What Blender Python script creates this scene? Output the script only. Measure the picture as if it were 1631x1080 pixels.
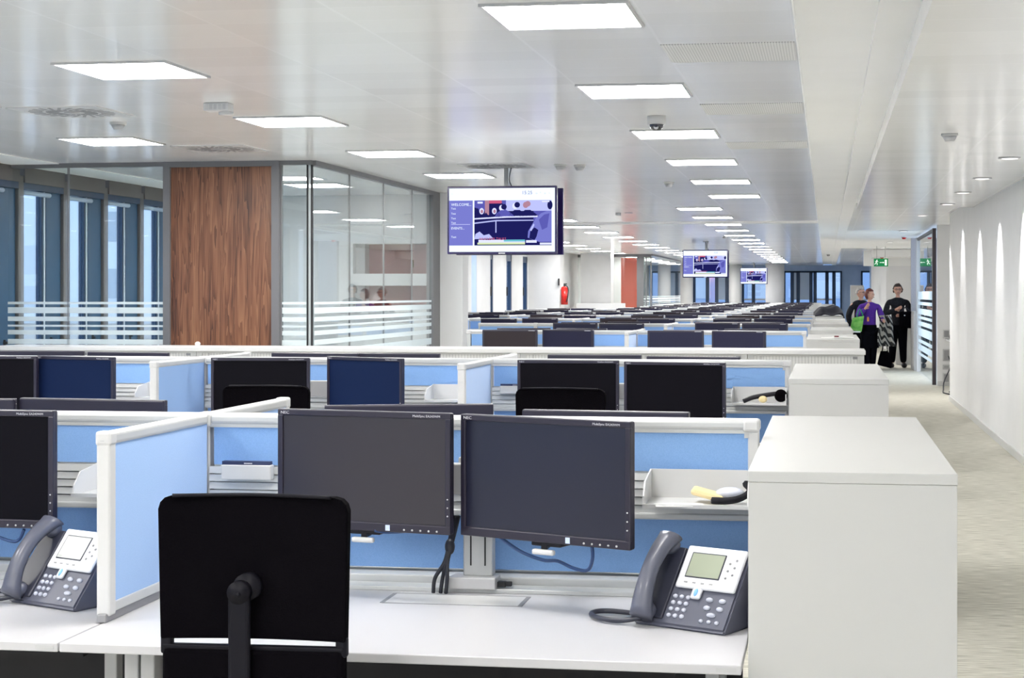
import bpy, bmesh, math, random
from mathutils import Vector, Matrix
random.seed(4)
PI = math.pi
S = bpy.context.scene
for o in list(bpy.data.objects): bpy.data.objects.remove(o)
COL = S.collection

# ------------------------------------------------------------ camera, world, exposure
cam = bpy.data.cameras.new('camera'); camo = bpy.data.objects.new('camera', cam); COL.objects.link(camo)
F_PX, CX, CY = 2600.0, 931.4, 467.7
cam.sensor_width = 36; cam.lens = F_PX / 1631 * 36
cam.shift_x = (815.5 - CX) / 1631; cam.shift_y = (CY - 540) / 1631
cam.clip_start = 0.05; cam.clip_end = 600
camo.location = (0, 0, 1.55); camo.rotation_euler = (PI / 2, 0, 0.147)
S.camera = camo
S.view_settings.view_transform = 'Standard'; S.view_settings.look = 'None'
S.view_settings.gamma = 1; S.view_settings.use_curve_mapping = False
S.view_settings.exposure = 0.84
S.cycles.max_bounces = 14; S.cycles.diffuse_bounces = 9; S.cycles.glossy_bounces = 6; S.cycles.transparent_max_bounces = 24
LIGHT_STRENGTH = 22.0
world = bpy.data.worlds.new('world'); S.world = world; world.use_nodes = True
wn = world.node_tree.nodes; bg = wn['Background']
bg.inputs[0].default_value = (0.60, 0.76, 1.0, 1); bg.inputs[1].default_value = 1.35

# ------------------------------------------------------------ materials
def mat(name, col, rough=0.5, metal=0.0, spec=0.5, emit=None, es=0.0, sheen=0.0, coat=0.0):
    m = bpy.data.materials.new(name); m.use_nodes = True
    b = m.node_tree.nodes['Principled BSDF']
    b.inputs['Base Color'].default_value = (*col, 1); b.inputs['Roughness'].default_value = rough
    b.inputs['Metallic'].default_value = metal; b.inputs['Specular IOR Level'].default_value = spec
    if sheen: b.inputs['Sheen Weight'].default_value = sheen
    if coat: b.inputs['Coat Weight'].default_value = coat
    if emit: b.inputs['Emission Color'].default_value = (*emit, 1); b.inputs['Emission Strength'].default_value = es
    return m
def noise_mat(name, c1, c2, scale=(1, 1, 1), nscale=8, rough=0.6, bump=0.0, detail=4, sheen=0.0, lo=0.35, hi=0.65, spec=0.5):
    m = mat(name, c1, rough, sheen=sheen, spec=spec); nt = m.node_tree; N = nt.nodes; L = nt.links; b = N['Principled BSDF']
    tc = N.new('ShaderNodeTexCoord'); mp = N.new('ShaderNodeMapping'); mp.inputs['Scale'].default_value = scale
    nz = N.new('ShaderNodeTexNoise'); nz.inputs['Scale'].default_value = nscale; nz.inputs['Detail'].default_value = detail
    rp = N.new('ShaderNodeValToRGB'); rp.color_ramp.elements[0].position = lo; rp.color_ramp.elements[1].position = hi
    rp.color_ramp.elements[0].color = (*c1, 1); rp.color_ramp.elements[1].color = (*c2, 1)
    L.new(tc.outputs['Object'], mp.inputs[0]); L.new(mp.outputs[0], nz.inputs['Vector']); L.new(nz.outputs['Fac'], rp.inputs[0])
    L.new(rp.outputs[0], b.inputs['Base Color'])
    if bump:
        bp = N.new('ShaderNodeBump'); bp.inputs['Strength'].default_value = bump; bp.inputs['Distance'].default_value = 0.01
        L.new(nz.outputs['Fac'], bp.inputs['Height']); L.new(bp.outputs[0], b.inputs['Normal'])
    return m
def emis(name, col, s):
    m = bpy.data.materials.new(name); m.use_nodes = True; nt = m.node_tree; nt.nodes.clear()
    e = nt.nodes.new('ShaderNodeEmission'); e.inputs[0].default_value = (*col, 1); e.inputs[1].default_value = s
    o = nt.nodes.new('ShaderNodeOutputMaterial'); nt.links.new(e.outputs[0], o.inputs[0]); return m
def glass(name, tint=(0.92, 0.955, 0.95), f0=0.04, rough=0.0, gcol=(1, 1, 1)):
    m = bpy.data.materials.new(name); m.use_nodes = True; nt = m.node_tree; nt.nodes.clear(); N = nt.nodes; L = nt.links
    t = N.new('ShaderNodeBsdfTransparent'); t.inputs[0].default_value = (*tint, 1)
    g = N.new('ShaderNodeBsdfGlossy'); g.inputs['Roughness'].default_value = rough; g.inputs[0].default_value = (*gcol, 1)
    lw = N.new('ShaderNodeLayerWeight'); lw.inputs[0].default_value = .5
    p = N.new('ShaderNodeMath'); p.operation = 'POWER'; L.new(lw.outputs['Facing'], p.inputs[0]); p.inputs[1].default_value = 5
    q = N.new('ShaderNodeMath'); q.operation = 'MULTIPLY_ADD'; L.new(p.outputs[0], q.inputs[0]); q.inputs[1].default_value = 1 - f0; q.inputs[2].default_value = f0
    mx = N.new('ShaderNodeMixShader'); o = N.new('ShaderNodeOutputMaterial')
    L.new(q.outputs[0], mx.inputs[0]); L.new(t.outputs[0], mx.inputs[1]); L.new(g.outputs[0], mx.inputs[2]); L.new(mx.outputs[0], o.inputs[0])
    return m
def frost(name, a=0.7):
    m = bpy.data.materials.new(name); m.use_nodes = True; nt = m.node_tree; nt.nodes.clear(); N = nt.nodes
    t = N.new('ShaderNodeBsdfTransparent'); d = N.new('ShaderNodeBsdfDiffuse'); d.inputs[0].default_value = (.88, .93, .95, 1)
    tr = N.new('ShaderNodeBsdfTranslucent'); tr.inputs[0].default_value = (.9, .95, .97, 1)
    m1 = N.new('ShaderNodeMixShader'); m1.inputs[0].default_value = .5; mx = N.new('ShaderNodeMixShader'); mx.inputs[0].default_value = a
    o = N.new('ShaderNodeOutputMaterial')
    nt.links.new(d.outputs[0], m1.inputs[1]); nt.links.new(tr.outputs[0], m1.inputs[2]); nt.links.new(t.outputs[0], mx.inputs[1]); nt.links.new(m1.outputs[0], mx.inputs[2]); nt.links.new(mx.outputs[0], o.inputs[0])
    return m

def ceiling_mat(name, x0, px, y0, py, col=(.93, .93, .925), rough=0.16):
    m = mat(name, col, rough, spec=0.3); nt = m.node_tree; N = nt.nodes; L = nt.links; b = N['Principled BSDF']
    tc = N.new('ShaderNodeTexCoord'); sp = N.new('ShaderNodeSeparateXYZ'); L.new(tc.outputs['Object'], sp.inputs[0])
    def seam(out, off, per, w):
        a = N.new('ShaderNodeMath'); a.operation = 'SUBTRACT'; L.new(out, a.inputs[0]); a.inputs[1].default_value = off
        d = N.new('ShaderNodeMath'); d.operation = 'DIVIDE'; L.new(a.outputs[0], d.inputs[0]); d.inputs[1].default_value = per
        f = N.new('ShaderNodeMath'); f.operation = 'FRACT'; L.new(d.outputs[0], f.inputs[0])
        g = N.new('ShaderNodeMath'); g.operation = 'PINGPONG'; L.new(f.outputs[0], g.inputs[0]); g.inputs[1].default_value = .5
        h = N.new('ShaderNodeMath'); h.operation = 'LESS_THAN'; L.new(g.outputs[0], h.inputs[0]); h.inputs[1].default_value = w / per
        return h.outputs[0], d.outputs[0]
    s1, i1 = seam(sp.outputs['X'], x0, px, .006); s2, i2 = seam(sp.outputs['Y'], y0, py, .0040)
    mx = N.new('ShaderNodeMath'); mx.operation = 'MAXIMUM'; L.new(s1, mx.inputs[0]); L.new(s2, mx.inputs[1])
    # each metal tile has its own very slight tone and tilt
    fl = [N.new('ShaderNodeMath') for _ in range(2)]
    for f, i in zip(fl, (i1, i2)): f.operation = 'FLOOR'; L.new(i, f.inputs[0])
    cb = N.new('ShaderNodeCombineXYZ'); L.new(fl[0].outputs[0], cb.inputs[0]); L.new(fl[1].outputs[0], cb.inputs[1])
    wnz = N.new('ShaderNodeTexWhiteNoise'); L.new(cb.outputs[0], wnz.inputs[0])
    rp = N.new('ShaderNodeValToRGB'); rp.color_ramp.elements[0].color = (*[c * .95 for c in col], 1); rp.color_ramp.elements[1].color = (*col, 1)
    L.new(wnz.outputs['Value'], rp.inputs[0])
    mc = N.new('ShaderNodeMixRGB'); L.new(mx.outputs[0], mc.inputs[0]); L.new(rp.outputs[0], mc.inputs[1]); mc.inputs[2].default_value = (.95, .95, .95, 1)
    L.new(mc.outputs[0], b.inputs['Base Color'])
    # tile tilt: perturb normal
    sb = N.new('ShaderNodeVectorMath'); sb.operation = 'SUBTRACT'; L.new(wnz.outputs['Color'], sb.inputs[0]); sb.inputs[1].default_value = (.5, .5, .5)
    sc = N.new('ShaderNodeVectorMath'); sc.operation = 'MULTIPLY'; L.new(sb.outputs[0], sc.inputs[0]); sc.inputs[1].default_value = (.004, .012, 0)
    ge = N.new('ShaderNodeNewGeometry'); ad = N.new('ShaderNodeVectorMath'); ad.operation = 'ADD'; L.new(ge.outputs['Normal'], ad.inputs[0]); L.new(sc.outputs[0], ad.inputs[1])
    nm = N.new('ShaderNodeVectorMath'); nm.operation = 'NORMALIZE'; L.new(ad.outputs[0], nm.inputs[0])
    bp = N.new('ShaderNodeBump'); bp.inputs['Strength'].default_value = .35; bp.inputs['Distance'].default_value = .004; bp.invert = True
    L.new(mx.outputs[0], bp.inputs['Height']); L.new(nm.outputs[0], bp.inputs['Normal']); L.new(bp.outputs[0], b.inputs['Normal'])
    return m
def wood_mat():
    m = mat('walnut', (.3, .13, .06), .38); nt = m.node_tree; N = nt.nodes; L = nt.links; b = N['Principled BSDF']
    tc = N.new('ShaderNodeTexCoord'); mp = N.new('ShaderNodeMapping'); mp.inputs['Scale'].default_value = (14, 1, .75)
    nz = N.new('ShaderNodeTexNoise'); nz.inputs['Scale'].default_value = 1.0; nz.inputs['Detail'].default_value = 3; nz.inputs['Distortion'].default_value = .6
    mu = N.new('ShaderNodeMath'); mu.operation = 'MULTIPLY'; mu.inputs[1].default_value = 9
    fr = N.new('ShaderNodeMath'); fr.operation = 'FRACT'
    mp2 = N.new('ShaderNodeMapping'); mp2.inputs['Scale'].default_value = (130, 1, 2.2); n2 = N.new('ShaderNodeTexNoise'); n2.inputs['Scale'].default_value = 1.5; n2.inputs['Detail'].default_value = 5
    mp3 = N.new('ShaderNodeMapping'); mp3.inputs['Scale'].default_value = (9, 1, .45); n3 = N.new('ShaderNodeTexNoise'); n3.inputs['Scale'].default_value = 1.2
    for a in (mp, mp2, mp3): L.new(tc.outputs['Object'], a.inputs[0])
    L.new(mp.outputs[0], nz.inputs['Vector']); L.new(mp2.outputs[0], n2.inputs['Vector']); L.new(mp3.outputs[0], n3.inputs['Vector'])
    L.new(nz.outputs['Fac'], mu.inputs[0]); L.new(mu.outputs[0], fr.inputs[0])
    mixv = N.new('ShaderNodeMix'); mixv.inputs[0].default_value = .62; L.new(fr.outputs[0], mixv.inputs[2]); L.new(n2.outputs['Fac'], mixv.inputs[3])
    mix2 = N.new('ShaderNodeMix'); mix2.inputs[0].default_value = .52; L.new(mixv.outputs[0], mix2.inputs[2]); L.new(n3.outputs['Fac'], mix2.inputs[3])
    rp = N.new('ShaderNodeValToRGB'); e = rp.color_ramp.elements; e[0].position = .34; e[0].color = (.055, .02, .012, 1); e[1].position = .68; e[1].color = (.35, .165, .085, 1)
    k = e.new(.48); k.color = (.20, .082, .042, 1)
    L.new(mix2.outputs[0], rp.inputs[0]); L.new(rp.outputs[0], b.inputs['Base Color']); return m
def perf_mat():
    m = mat('perforated_metal', (.74, .74, .73), .5); nt = m.node_tree; N = nt.nodes; L = nt.links; b = N['Principled BSDF']
    tc = N.new('ShaderNodeTexCoord'); v = N.new('ShaderNodeTexVoronoi'); v.inputs['Scale'].default_value = 75; v.inputs['Randomness'].default_value = 0
    rp = N.new('ShaderNodeValToRGB'); rp.color_ramp.elements[0].position = .28; rp.color_ramp.elements[0].color = (.12, .12, .12, 1); rp.color_ramp.elements[1].position = .42; rp.color_ramp.elements[1].color = (.74, .74, .73, 1)
    L.new(tc.outputs['Object'], v.inputs['Vector']); L.new(v.outputs['Distance'], rp.inputs[0]); L.new(rp.outputs[0], b.inputs['Base Color']); return m
def stripe_mat(name, c1, c2, axis=0, freq=60, rough=.5):
    m = mat(name, c1, rough); nt = m.node_tree; N = nt.nodes; L = nt.links; b = N['Principled BSDF']
    tc = N.new('ShaderNodeTexCoord'); sp = N.new('ShaderNodeSeparateXYZ'); L.new(tc.outputs['Object'], sp.inputs[0])
    mu = N.new('ShaderNodeMath'); mu.operation = 'MULTIPLY'; mu.inputs[1].default_value = freq; L.new(sp.outputs[axis], mu.inputs[0])
    fr = N.new('ShaderNodeMath'); fr.operation = 'FRACT'; L.new(mu.outputs[0], fr.inputs[0])
    gt = N.new('ShaderNodeMath'); gt.operation = 'GREATER_THAN'; gt.inputs[1].default_value = .85; L.new(fr.outputs[0], gt.inputs[0])
    mc = N.new('ShaderNodeMixRGB'); mc.inputs[1].default_value = (*c1, 1); mc.inputs[2].default_value = (*c2, 1); L.new(gt.outputs[0], mc.inputs[0]); L.new(mc.outputs[0], b.inputs['Base Color']); return m

M = dict(
    ceil=ceiling_mat('ceiling_tiles', -.76, .617, 6.39, .3175),
    corr=ceiling_mat('corridor_tiles', 1.05, .69, 6.39, .3175),
    plaster=noise_mat('plaster', (.90, .90, .89), (.92, .92, .91), nscale=2, rough=.7),
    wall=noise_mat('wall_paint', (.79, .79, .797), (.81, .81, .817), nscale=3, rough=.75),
    carpet=noise_mat('carpet', (.30, .29, .24), (.69, .67, .595), scale=(1.6, 26, 1), nscale=5, rough=.95, bump=.3, detail=8, lo=.30, hi=.66, spec=.1),
    white=mat('white_laminate', (.60, .60, .60), .35), desk=mat('desk_white', (.53, .525, .545), .34),
    cab=noise_mat('cabinet_white', (.51, .51, .503), (.525, .525, .518), nscale=1.5, rough=.4),
    alu=mat('aluminium_white', (.54, .55, .55), .32, metal=.15), grey=mat('grey_metal', (.30, .30, .31), .45, metal=.4),
    lgrey=mat('light_grey', (.50, .50, .51), .4), frame=mat('partition_frame', (.17, .17, .18), .45),
    blue=noise_mat('blue_fabric', (.215, .385, .70), (.245, .425, .75), nscale=350, rough=.9, bump=.05, detail=2, sheen=.4, spec=.15),
    black=mat('black_plastic', (.008, .007, .012), .45, spec=.3), black2=noise_mat('black_fabric', (.0020, .0016, .0026), (.0036, .003, .0042), nscale=300, rough=.95, bump=.2, spec=.03),
    bezel=mat('bezel', (.018, .015, .030), .35), scr=mat('monitor_screen', (.010, .011, .028), .28, spec=.55),
    scr2=mat('monitor_screen_blue', (.010, .016, .045), .3, spec=.6), scr3=mat('monitor_screen_brown', (.020, .016, .024), .34, spec=.6), scr4=mat('monitor_screen_black', (.003, .0025, .005), .5, spec=.08), scr5=mat('monitor_screen_navy', (.006, .014, .050), .5, spec=.08), scr6=mat('monitor_screen_dim', (.022, .015, .018), .4, spec=.25), scr7=mat('monitor_screen_slate', (.014, .014, .038), .4, spec=.25),
    logo=mat('logo_grey', (.55, .55, .6), .5), sticker=mat('pale_sticker', (.6, .7, .95), .4),
    phone=mat('phone_grey', (.085, .09, .125), .38, coat=.15), phone2=mat('phone_dark', (.03, .032, .05), .35), silver=mat('phone_silver', (.66, .67, .70), .33),
    lcd=mat('lcd_green', (.30, .33, .25), .25), lcd2=mat('lcd_pale', (.60, .62, .58), .25), key=mat('phone_key', (.50, .52, .60), .35), keyblue=mat('blue_key', (.2, .45, .75), .3),
    cable=mat('cable_black', (.01, .011, .02), .45), cableb=mat('cable_blue', (.02, .06, .18), .45),
    light=emis('light_diffuser', (1.0, .985, .965), LIGHT_STRENGTH), spot=emis('downlight_lens', (1, .98, .95), 1.0),
    glass=glass('clear_glass'), wglass=glass('window_glass', (.93, .96, .99)),
    frost=frost('frosted_film', .72), frost2=frost('frosted_film_thin', .55),
    wood=wood_mat(), perf=perf_mat(), fin=mat('mullion_brown', (.13, .115, .11), .5), bpanel=mat('blue_panel', (.025, .085, .175), .4), dblue=mat('dark_blue_frame', (.012, .04, .095), .4),
    bwall=noise_mat('blue_grey_shade_paint', (.38, .51, .74), (.42, .55, .78), nscale=3, rough=.7), blind=mat('roller_blind', (.45, .55, .70), .8),  # blue grey stands in for shaded daylight on the end wall
    tambour=stripe_mat('tambour', (.62, .62, .61), (.36, .36, .36), 0, 42), tamboury=stripe_mat('tambour_side', (.62, .62, .61), (.30, .30, .30), 1, 10),
    wall2=noise_mat('wall_paint_far_dimmed', (.60, .60, .60), (.63, .63, .63), nscale=3, rough=.75), red=mat('red_paint', (.95, .15, .085), .5), ext=mat('extinguisher_red', (.62, .02, .015), .25), green=mat('sign_green', (.0, .16, .045), .5, emit=(0, .3, .09), es=.25),  # far wall paint is the same white, darkened to offset strong light there
    signw=mat('sign_white', (.85, .9, .85), .5, emit=(.9, 1, .9), es=.4), dark=mat('flat_black', (.012, .012, .014), .6),  # plain near-black for handles, fittings and eyes
    darkbrown=mat('underdesk_shade_dark', (.008, .006, .008), .6), chairp=mat('chair_plastic', (.005, .0045, .008), .5, spec=.15), skin=noise_mat('skin', (.55, .29, .20), (.62, .35, .25), nscale=20, rough=.5),
    hairb=noise_mat('hair_dark', (.015, .008, .006), (.05, .025, .018), scale=(1, 1, 6), nscale=40, rough=.5), hairr=noise_mat('hair_auburn', (.09, .018, .012), (.2, .045, .025), scale=(1, 1, 6), nscale=40, rough=.45),
    hairg=noise_mat('hair_grey', (.3, .27, .24), (.5, .46, .42), nscale=40, rough=.5), purple=noise_mat('purple_wool', (.055, .012, .20), (.10, .022, .31), nscale=90, rough=.9, bump=.2),
    jacket=noise_mat('dark_jacket', (.008, .008, .011), (.018, .018, .022), nscale=25, rough=.8, spec=.2), trous=mat('black_trousers', (.004, .004, .006), .9, spec=.05),
    bagg=noise_mat('green_bag', (.07, .34, .03), (.22, .52, .10), nscale=9, rough=.4, hi=.6), cream=mat('cream', (.75, .72, .6), .5), yellow=mat('pale_yellow', (.80, .66, .36), .4),
    plas=mat('clear_plastic', (.66, .68, .78), .2), paper=mat('paper', (.85, .85, .83), .7), bld=mat('outside_white', (.62, .66, .70), .8), bldw=mat('outside_window', (.30, .36, .43), .3),
    brown=mat('outside_tan', (.5, .45, .42), .8), maroon=mat('maroon', (.12, .02, .03), .7), orange=mat('orange_tag', (.7, .25, .05), .6),
)
def coatstripe():
    m = mat('striped_cloth', (.7, .68, .62), .9); nt = m.node_tree; N = nt.nodes; L = nt.links; b = N['Principled BSDF']
    tc = N.new('ShaderNodeTexCoord'); w = N.new('ShaderNodeTexWave'); w.bands_direction = 'DIAGONAL'; w.inputs['Scale'].default_value = 4.5; w.inputs['Distortion'].default_value = 5
    rp = N.new('ShaderNodeValToRGB'); rp.color_ramp.interpolation = 'CONSTANT'; rp.color_ramp.elements[0].color = (.015, .015, .015, 1); rp.color_ramp.elements[1].position = .5; rp.color_ramp.elements[1].color = (.34, .32, .29, 1)
    L.new(tc.outputs['Object'], w.inputs['Vector']); L.new(w.outputs['Color'], rp.inputs[0]); L.new(rp.outputs[0], b.inputs['Base Color']); return m
M['stripes'] = coatstripe()

# ------------------------------------------------------------ helpers
def tag(o, label, cat, group=None):
    o['label'] = label; o['category'] = cat
    if group: o['group'] = group
    return o
def empty(name, loc=(0, 0, 0), rz=0, label=None, cat=None, group=None):
    o = bpy.data.objects.new(name, None); COL.objects.link(o); o.location = loc; o.rotation_euler = (0, 0, rz); o.empty_display_size = .1
    if label: tag(o, label, cat, group)
    return o
class MB:
    """collects shapes in one bmesh; build() links them as one mesh object"""
    def __init__(s): s.bm = bmesh.new(); s.mi = 0
    def _setmi(s, fs, smooth=False):
        for f in fs: f.material_index = s.mi; f.smooth = smooth
    def box(s, x0, x1, y0, y1, z0, z1, bev=0, seg=2, rot=None, piv=None, smooth=False):
        b = bmesh.new(); vs = [b.verts.new((x, y, z)) for x in (x0, x1) for y in (y0, y1) for z in (z0, z1)]
        for q in ((0, 1, 3, 2), (4, 6, 7, 5), (0, 4, 5, 1), (2, 3, 7, 6), (0, 2, 6, 4), (1, 5, 7, 3)): b.faces.new([vs[i] for i in q])
        if bev: bmesh.ops.bevel(b, geom=b.edges[:], offset=bev, segments=seg, profile=.5, affect='EDGES')
        if rot is not None:
            p = Vector(piv or ((x0 + x1) / 2, (y0 + y1) / 2, (z0 + z1) / 2)); bmesh.ops.rotate(b, cent=p, matrix=rot, verts=b.verts)
        s.merge(b, smooth); return s
    def merge(s, b, smooth=False):
        b.normal_update(); mp = {}
        for v in b.verts: mp[v] = s.bm.verts.new(v.co)
        for f in b.faces:
            try: nf = s.bm.faces.new([mp[v] for v in f.verts])
            except ValueError: continue
            nf.material_index = s.mi; nf.smooth = smooth
        b.free()
    def poly(s, pts, th=None, axis=1, smooth=False):
        """polygon; with th extruded along axis"""
        b = bmesh.new(); vs = [b.verts.new(p) for p in pts]; f = b.faces.new(vs)
        if th:
            r = bmesh.ops.extrude_face_region(b, geom=[f]); d = [0, 0, 0]; d[axis] = th
            bmesh.ops.translate(b, vec=d, verts=[g for g in r['geom'] if isinstance(g, bmesh.types.BMVert)])
            bmesh.ops.recalc_face_normals(b, faces=b.faces)
        s.merge(b, smooth); return s
    def cyl(s, c, r, h, axis='Z', seg=20, r2=None, smooth=True, rot=None):
        b = bmesh.new(); bmesh.ops.create_cone(b, cap_ends=True, segments=seg, radius1=r, radius2=r if r2 is None else r2, depth=h)
        if axis == 'X': bmesh.ops.rotate(b, cent=(0, 0, 0), matrix=Matrix.Rotation(PI / 2, 3, 'Y'), verts=b.verts)
        if axis == 'Y': bmesh.ops.rotate(b, cent=(0, 0, 0), matrix=Matrix.Rotation(-PI / 2, 3, 'X'), verts=b.verts)
        if rot is not None: bmesh.ops.rotate(b, cent=(0, 0, 0), matrix=rot, verts=b.verts)
        bmesh.ops.translate(b, vec=c, verts=b.verts); s.merge(b, smooth); return s
    def ball(s, c, r, sc=(1, 1, 1), u=16, v=10, cut=None):
        b = bmesh.new(); bmesh.ops.create_uvsphere(b, u_segments=u, v_segments=v, radius=r)
        for w in b.verts:
            if cut is not None and w.co.z > cut * r: w.co.z = cut * r
            w.co = Vector((w.co.x * sc[0], w.co.y * sc[1], w.co.z * sc[2])) + Vector(c)
        s.merge(b, True); return s
    def tube(s, pts, r, seg=8, radii=None, sub=6):
        P = [Vector(p) for p in pts]; Q = []
        if sub > 1 and len(P) > 2:
            for i in range(len(P) - 1):
                p0 = P[max(i - 1, 0)]; p1 = P[i]; p2 = P[i + 1]; p3 = P[min(i + 2, len(P) - 1)]
                for k in range(sub):
                    t = k / sub; Q.append(.5 * ((2 * p1) + (p2 - p0) * t + (2 * p0 - 5 * p1 + 4 * p2 - p3) * t * t + (3 * p1 - p0 - 3 * p2 + p3) * t ** 3))
            Q.append(P[-1])
        else: Q = P
        b = bmesh.new(); rings = []; n = len(Q)
        for i, p in enumerate(Q):
            d = (Q[min(i + 1, n - 1)] - Q[max(i - 1, 0)]).normalized(); a = d.orthogonal().normalized() if i == 0 else (a - d * a.dot(d)).normalized(); c = d.cross(a)
            rr = r if radii is None else radii[0] + (radii[1] - radii[0]) * i / (n - 1)
            rings.append([b.verts.new(p + (a * math.cos(2 * PI * k / seg) + c * math.sin(2 * PI * k / seg)) * rr) for k in range(seg)])
        for i in range(n - 1):
            for k in range(seg): b.faces.new([rings[i][k], rings[i][(k + 1) % seg], rings[i + 1][(k + 1) % seg], rings[i + 1][k]])
        b.faces.new(rings[0][::-1]); b.faces.new(rings[-1]); s.merge(b, True); return s
    def build(s, name, mats, parent=None, loc=None, kind=None):
        if not isinstance(mats, (list, tuple)): mats = [mats]
        me = bpy.data.meshes.new(name); s.bm.to_mesh(me); s.bm.free()
        for m in mats: me.materials.append(m)
        o = bpy.data.objects.new(name, me); COL.objects.link(o)
        if parent: o.parent = parent
        if loc: o.location = loc
        if kind: o['kind'] = kind
        return o
def B(name, m, parent, *a, **k):
    kind = k.pop('kind', None); return MB().box(*a, **k).build(name, m, parent, kind=kind)
def children(o): return CH.get(o.name, [])
def dup(o, parent=None):
    c = o.copy(); COL.objects.link(c)
    if parent: c.parent = parent
    for ch in list(o.children): dup(ch, c)
    return c
def place(o, loc, rz, label, group=None):
    o.location = loc; o.rotation_euler = (0, 0, rz); o['label'] = label
    if group: o['group'] = group
    return o
def text_mesh(txt, size, extr=0.0, align='LEFT'):
    c = bpy.data.curves.new('t', 'FONT'); c.body = txt; c.size = size; c.extrude = extr; c.align_x = align; c.resolution_u = 2
    o = bpy.data.objects.new('t', c); COL.objects.link(o); bpy.context.view_layer.update()
    me = bpy.data.meshes.new_from_object(o.evaluated_get(bpy.context.evaluated_depsgraph_get())); bpy.data.objects.remove(o); bpy.data.curves.remove(c)
    return me
def text(name, txt, size, m, parent, loc, rot=(PI / 2, 0, 0), extr=0.0003, align='LEFT', sx=1):
    me = text_mesh(txt, size, extr, align); me.materials.clear(); me.materials.append(m); me.name = name
    o = bpy.data.objects.new(name, me); COL.objects.link(o); o.parent = parent; o.location = loc; o.rotation_euler = rot; o.scale = (sx, 1, 1); return o
def skin_bm(nodes, edges, sub=2):
    """nodes: name -> (co, rx, ry); first is the root"""
    me = bpy.data.meshes.new('sk'); names = list(nodes); me.from_pydata([nodes[n][0] for n in names], [(names.index(a), names.index(b)) for a, b in edges], [])
    o = bpy.data.objects.new('sk', me); COL.objects.link(o); md = o.modifiers.new('s', 'SKIN'); md.use_smooth_shade = True; md.branch_smoothing = .6
    ss = o.modifiers.new('u', 'SUBSURF'); ss.levels = sub; ss.render_levels = sub
    for i, n in enumerate(names):
        v = me.skin_vertices[0].data[i]; v.radius = (nodes[n][1], nodes[n][2]); v.use_root = (i == 0)
    bpy.context.view_layer.update(); ev = o.evaluated_get(bpy.context.evaluated_depsgraph_get()); r = bpy.data.meshes.new_from_object(ev)
    b = bmesh.new(); b.from_mesh(r); bpy.data.objects.remove(o); bpy.data.meshes.remove(me); bpy.data.meshes.remove(r)
    return b

# ============================================================ ROOM SHELL
CZ = 2.708
XF, XR, YN, YE = -7.25, 1.77, -12.0, 67.0      # facade, right wall, near, end wall
B('floor', M['carpet'], None, XF - .1, 2.9, YN, YE + .1, -.1, 0, kind='structure')
B('ceiling', M['ceil'], None, XF, -.135, YN, YE, CZ, CZ + .12, kind='structure')
# the shallow plaster trough over the line of cabinets
t = MB(); t.box(-.135, .21, YN, YE, CZ + .03, CZ + .12); t.box(.21, .375, YN, YE, CZ, CZ + .12)
t.box(-.137, -.13, YN, YE, CZ - .004, CZ + .03)
t.build('trim_1', M['plaster'], kind='structure')
B('ceiling.001', M['corr'], None, .375, XR + .05, YN, 20.3, CZ - .108, CZ + .12, kind='structure')
B('ceiling.002', M['ceil'], None, .375, 2.9, 20.3, YE, CZ, CZ + .12, kind='structure')
B('trim_2', M['plaster'], None, .375, XR, 20.3, 21.0, CZ - .006, CZ, kind='structure')
B('trim_3', M['plaster'], None, XF, -.135, 26.2, 27.0, CZ - .006, CZ, kind='structure')
B('trim_4', M['plaster'], None, .375, 2.9, 30.5, 42.0, CZ - .008, CZ, kind='structure')
B('trim_5', M['plaster'], None, XF, XF + .5, YN, 47.5, CZ - .008, CZ, kind='structure')
B('wall_right', M['wall'], None, XR, XR + .2, YN, 24.2, 0, CZ, kind='structure')
B('baseboard_right', M['white'], None, XR - .014, XR, YN, 24.2, 0, .075, kind='structure')
B('wall_alcove', M['wall'], None, 1.845, 2.9, 28.0, 28.2, 0, CZ, kind='structure')
B('wall_alcove_side', M['wall'], None, 2.8, 2.9, 24.2, 28.0, 0, CZ, kind='structure')
B('wall_alcove_front', M['wall'], None, XR + .2, 2.9, 24.1, 24.2, 0, CZ, kind='structure')
B('baseboard_alcove', M['white'], None, 1.845, 2.8, 27.985, 28.0, 0, .08, kind='structure')
# beyond the corridor glass
w = MB(); w.box(1.735, 2.9, 34.45, 34.6, 0, CZ); w.build('wall_corridor_end', noise_mat('grey_wall', (.36, .35, .36), (.42, .40, .41), nscale=60, rough=.8), kind='structure')
B('wall_core', M['wall'], None, 1.60, 2.9, 45, 45.2, 0, 2.30, kind='structure')
B('wall_core_header', M['plaster'], None, 1.0, 2.9, 45, 45.3, 2.30, CZ, kind='structure')
B('wall_core_left', M['wall'], None, 1.60, 1.72, 45.2, 60, 0, CZ, kind='structure')
B('wall_core_far', M['bwall'], None, 1.55, 2.9, 60, 60.2, 0, CZ, kind='structure')
B('wall_far_right', M['wall'], None, 2.8, 2.9, 34.6, YE, 0, CZ, kind='structure')

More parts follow.
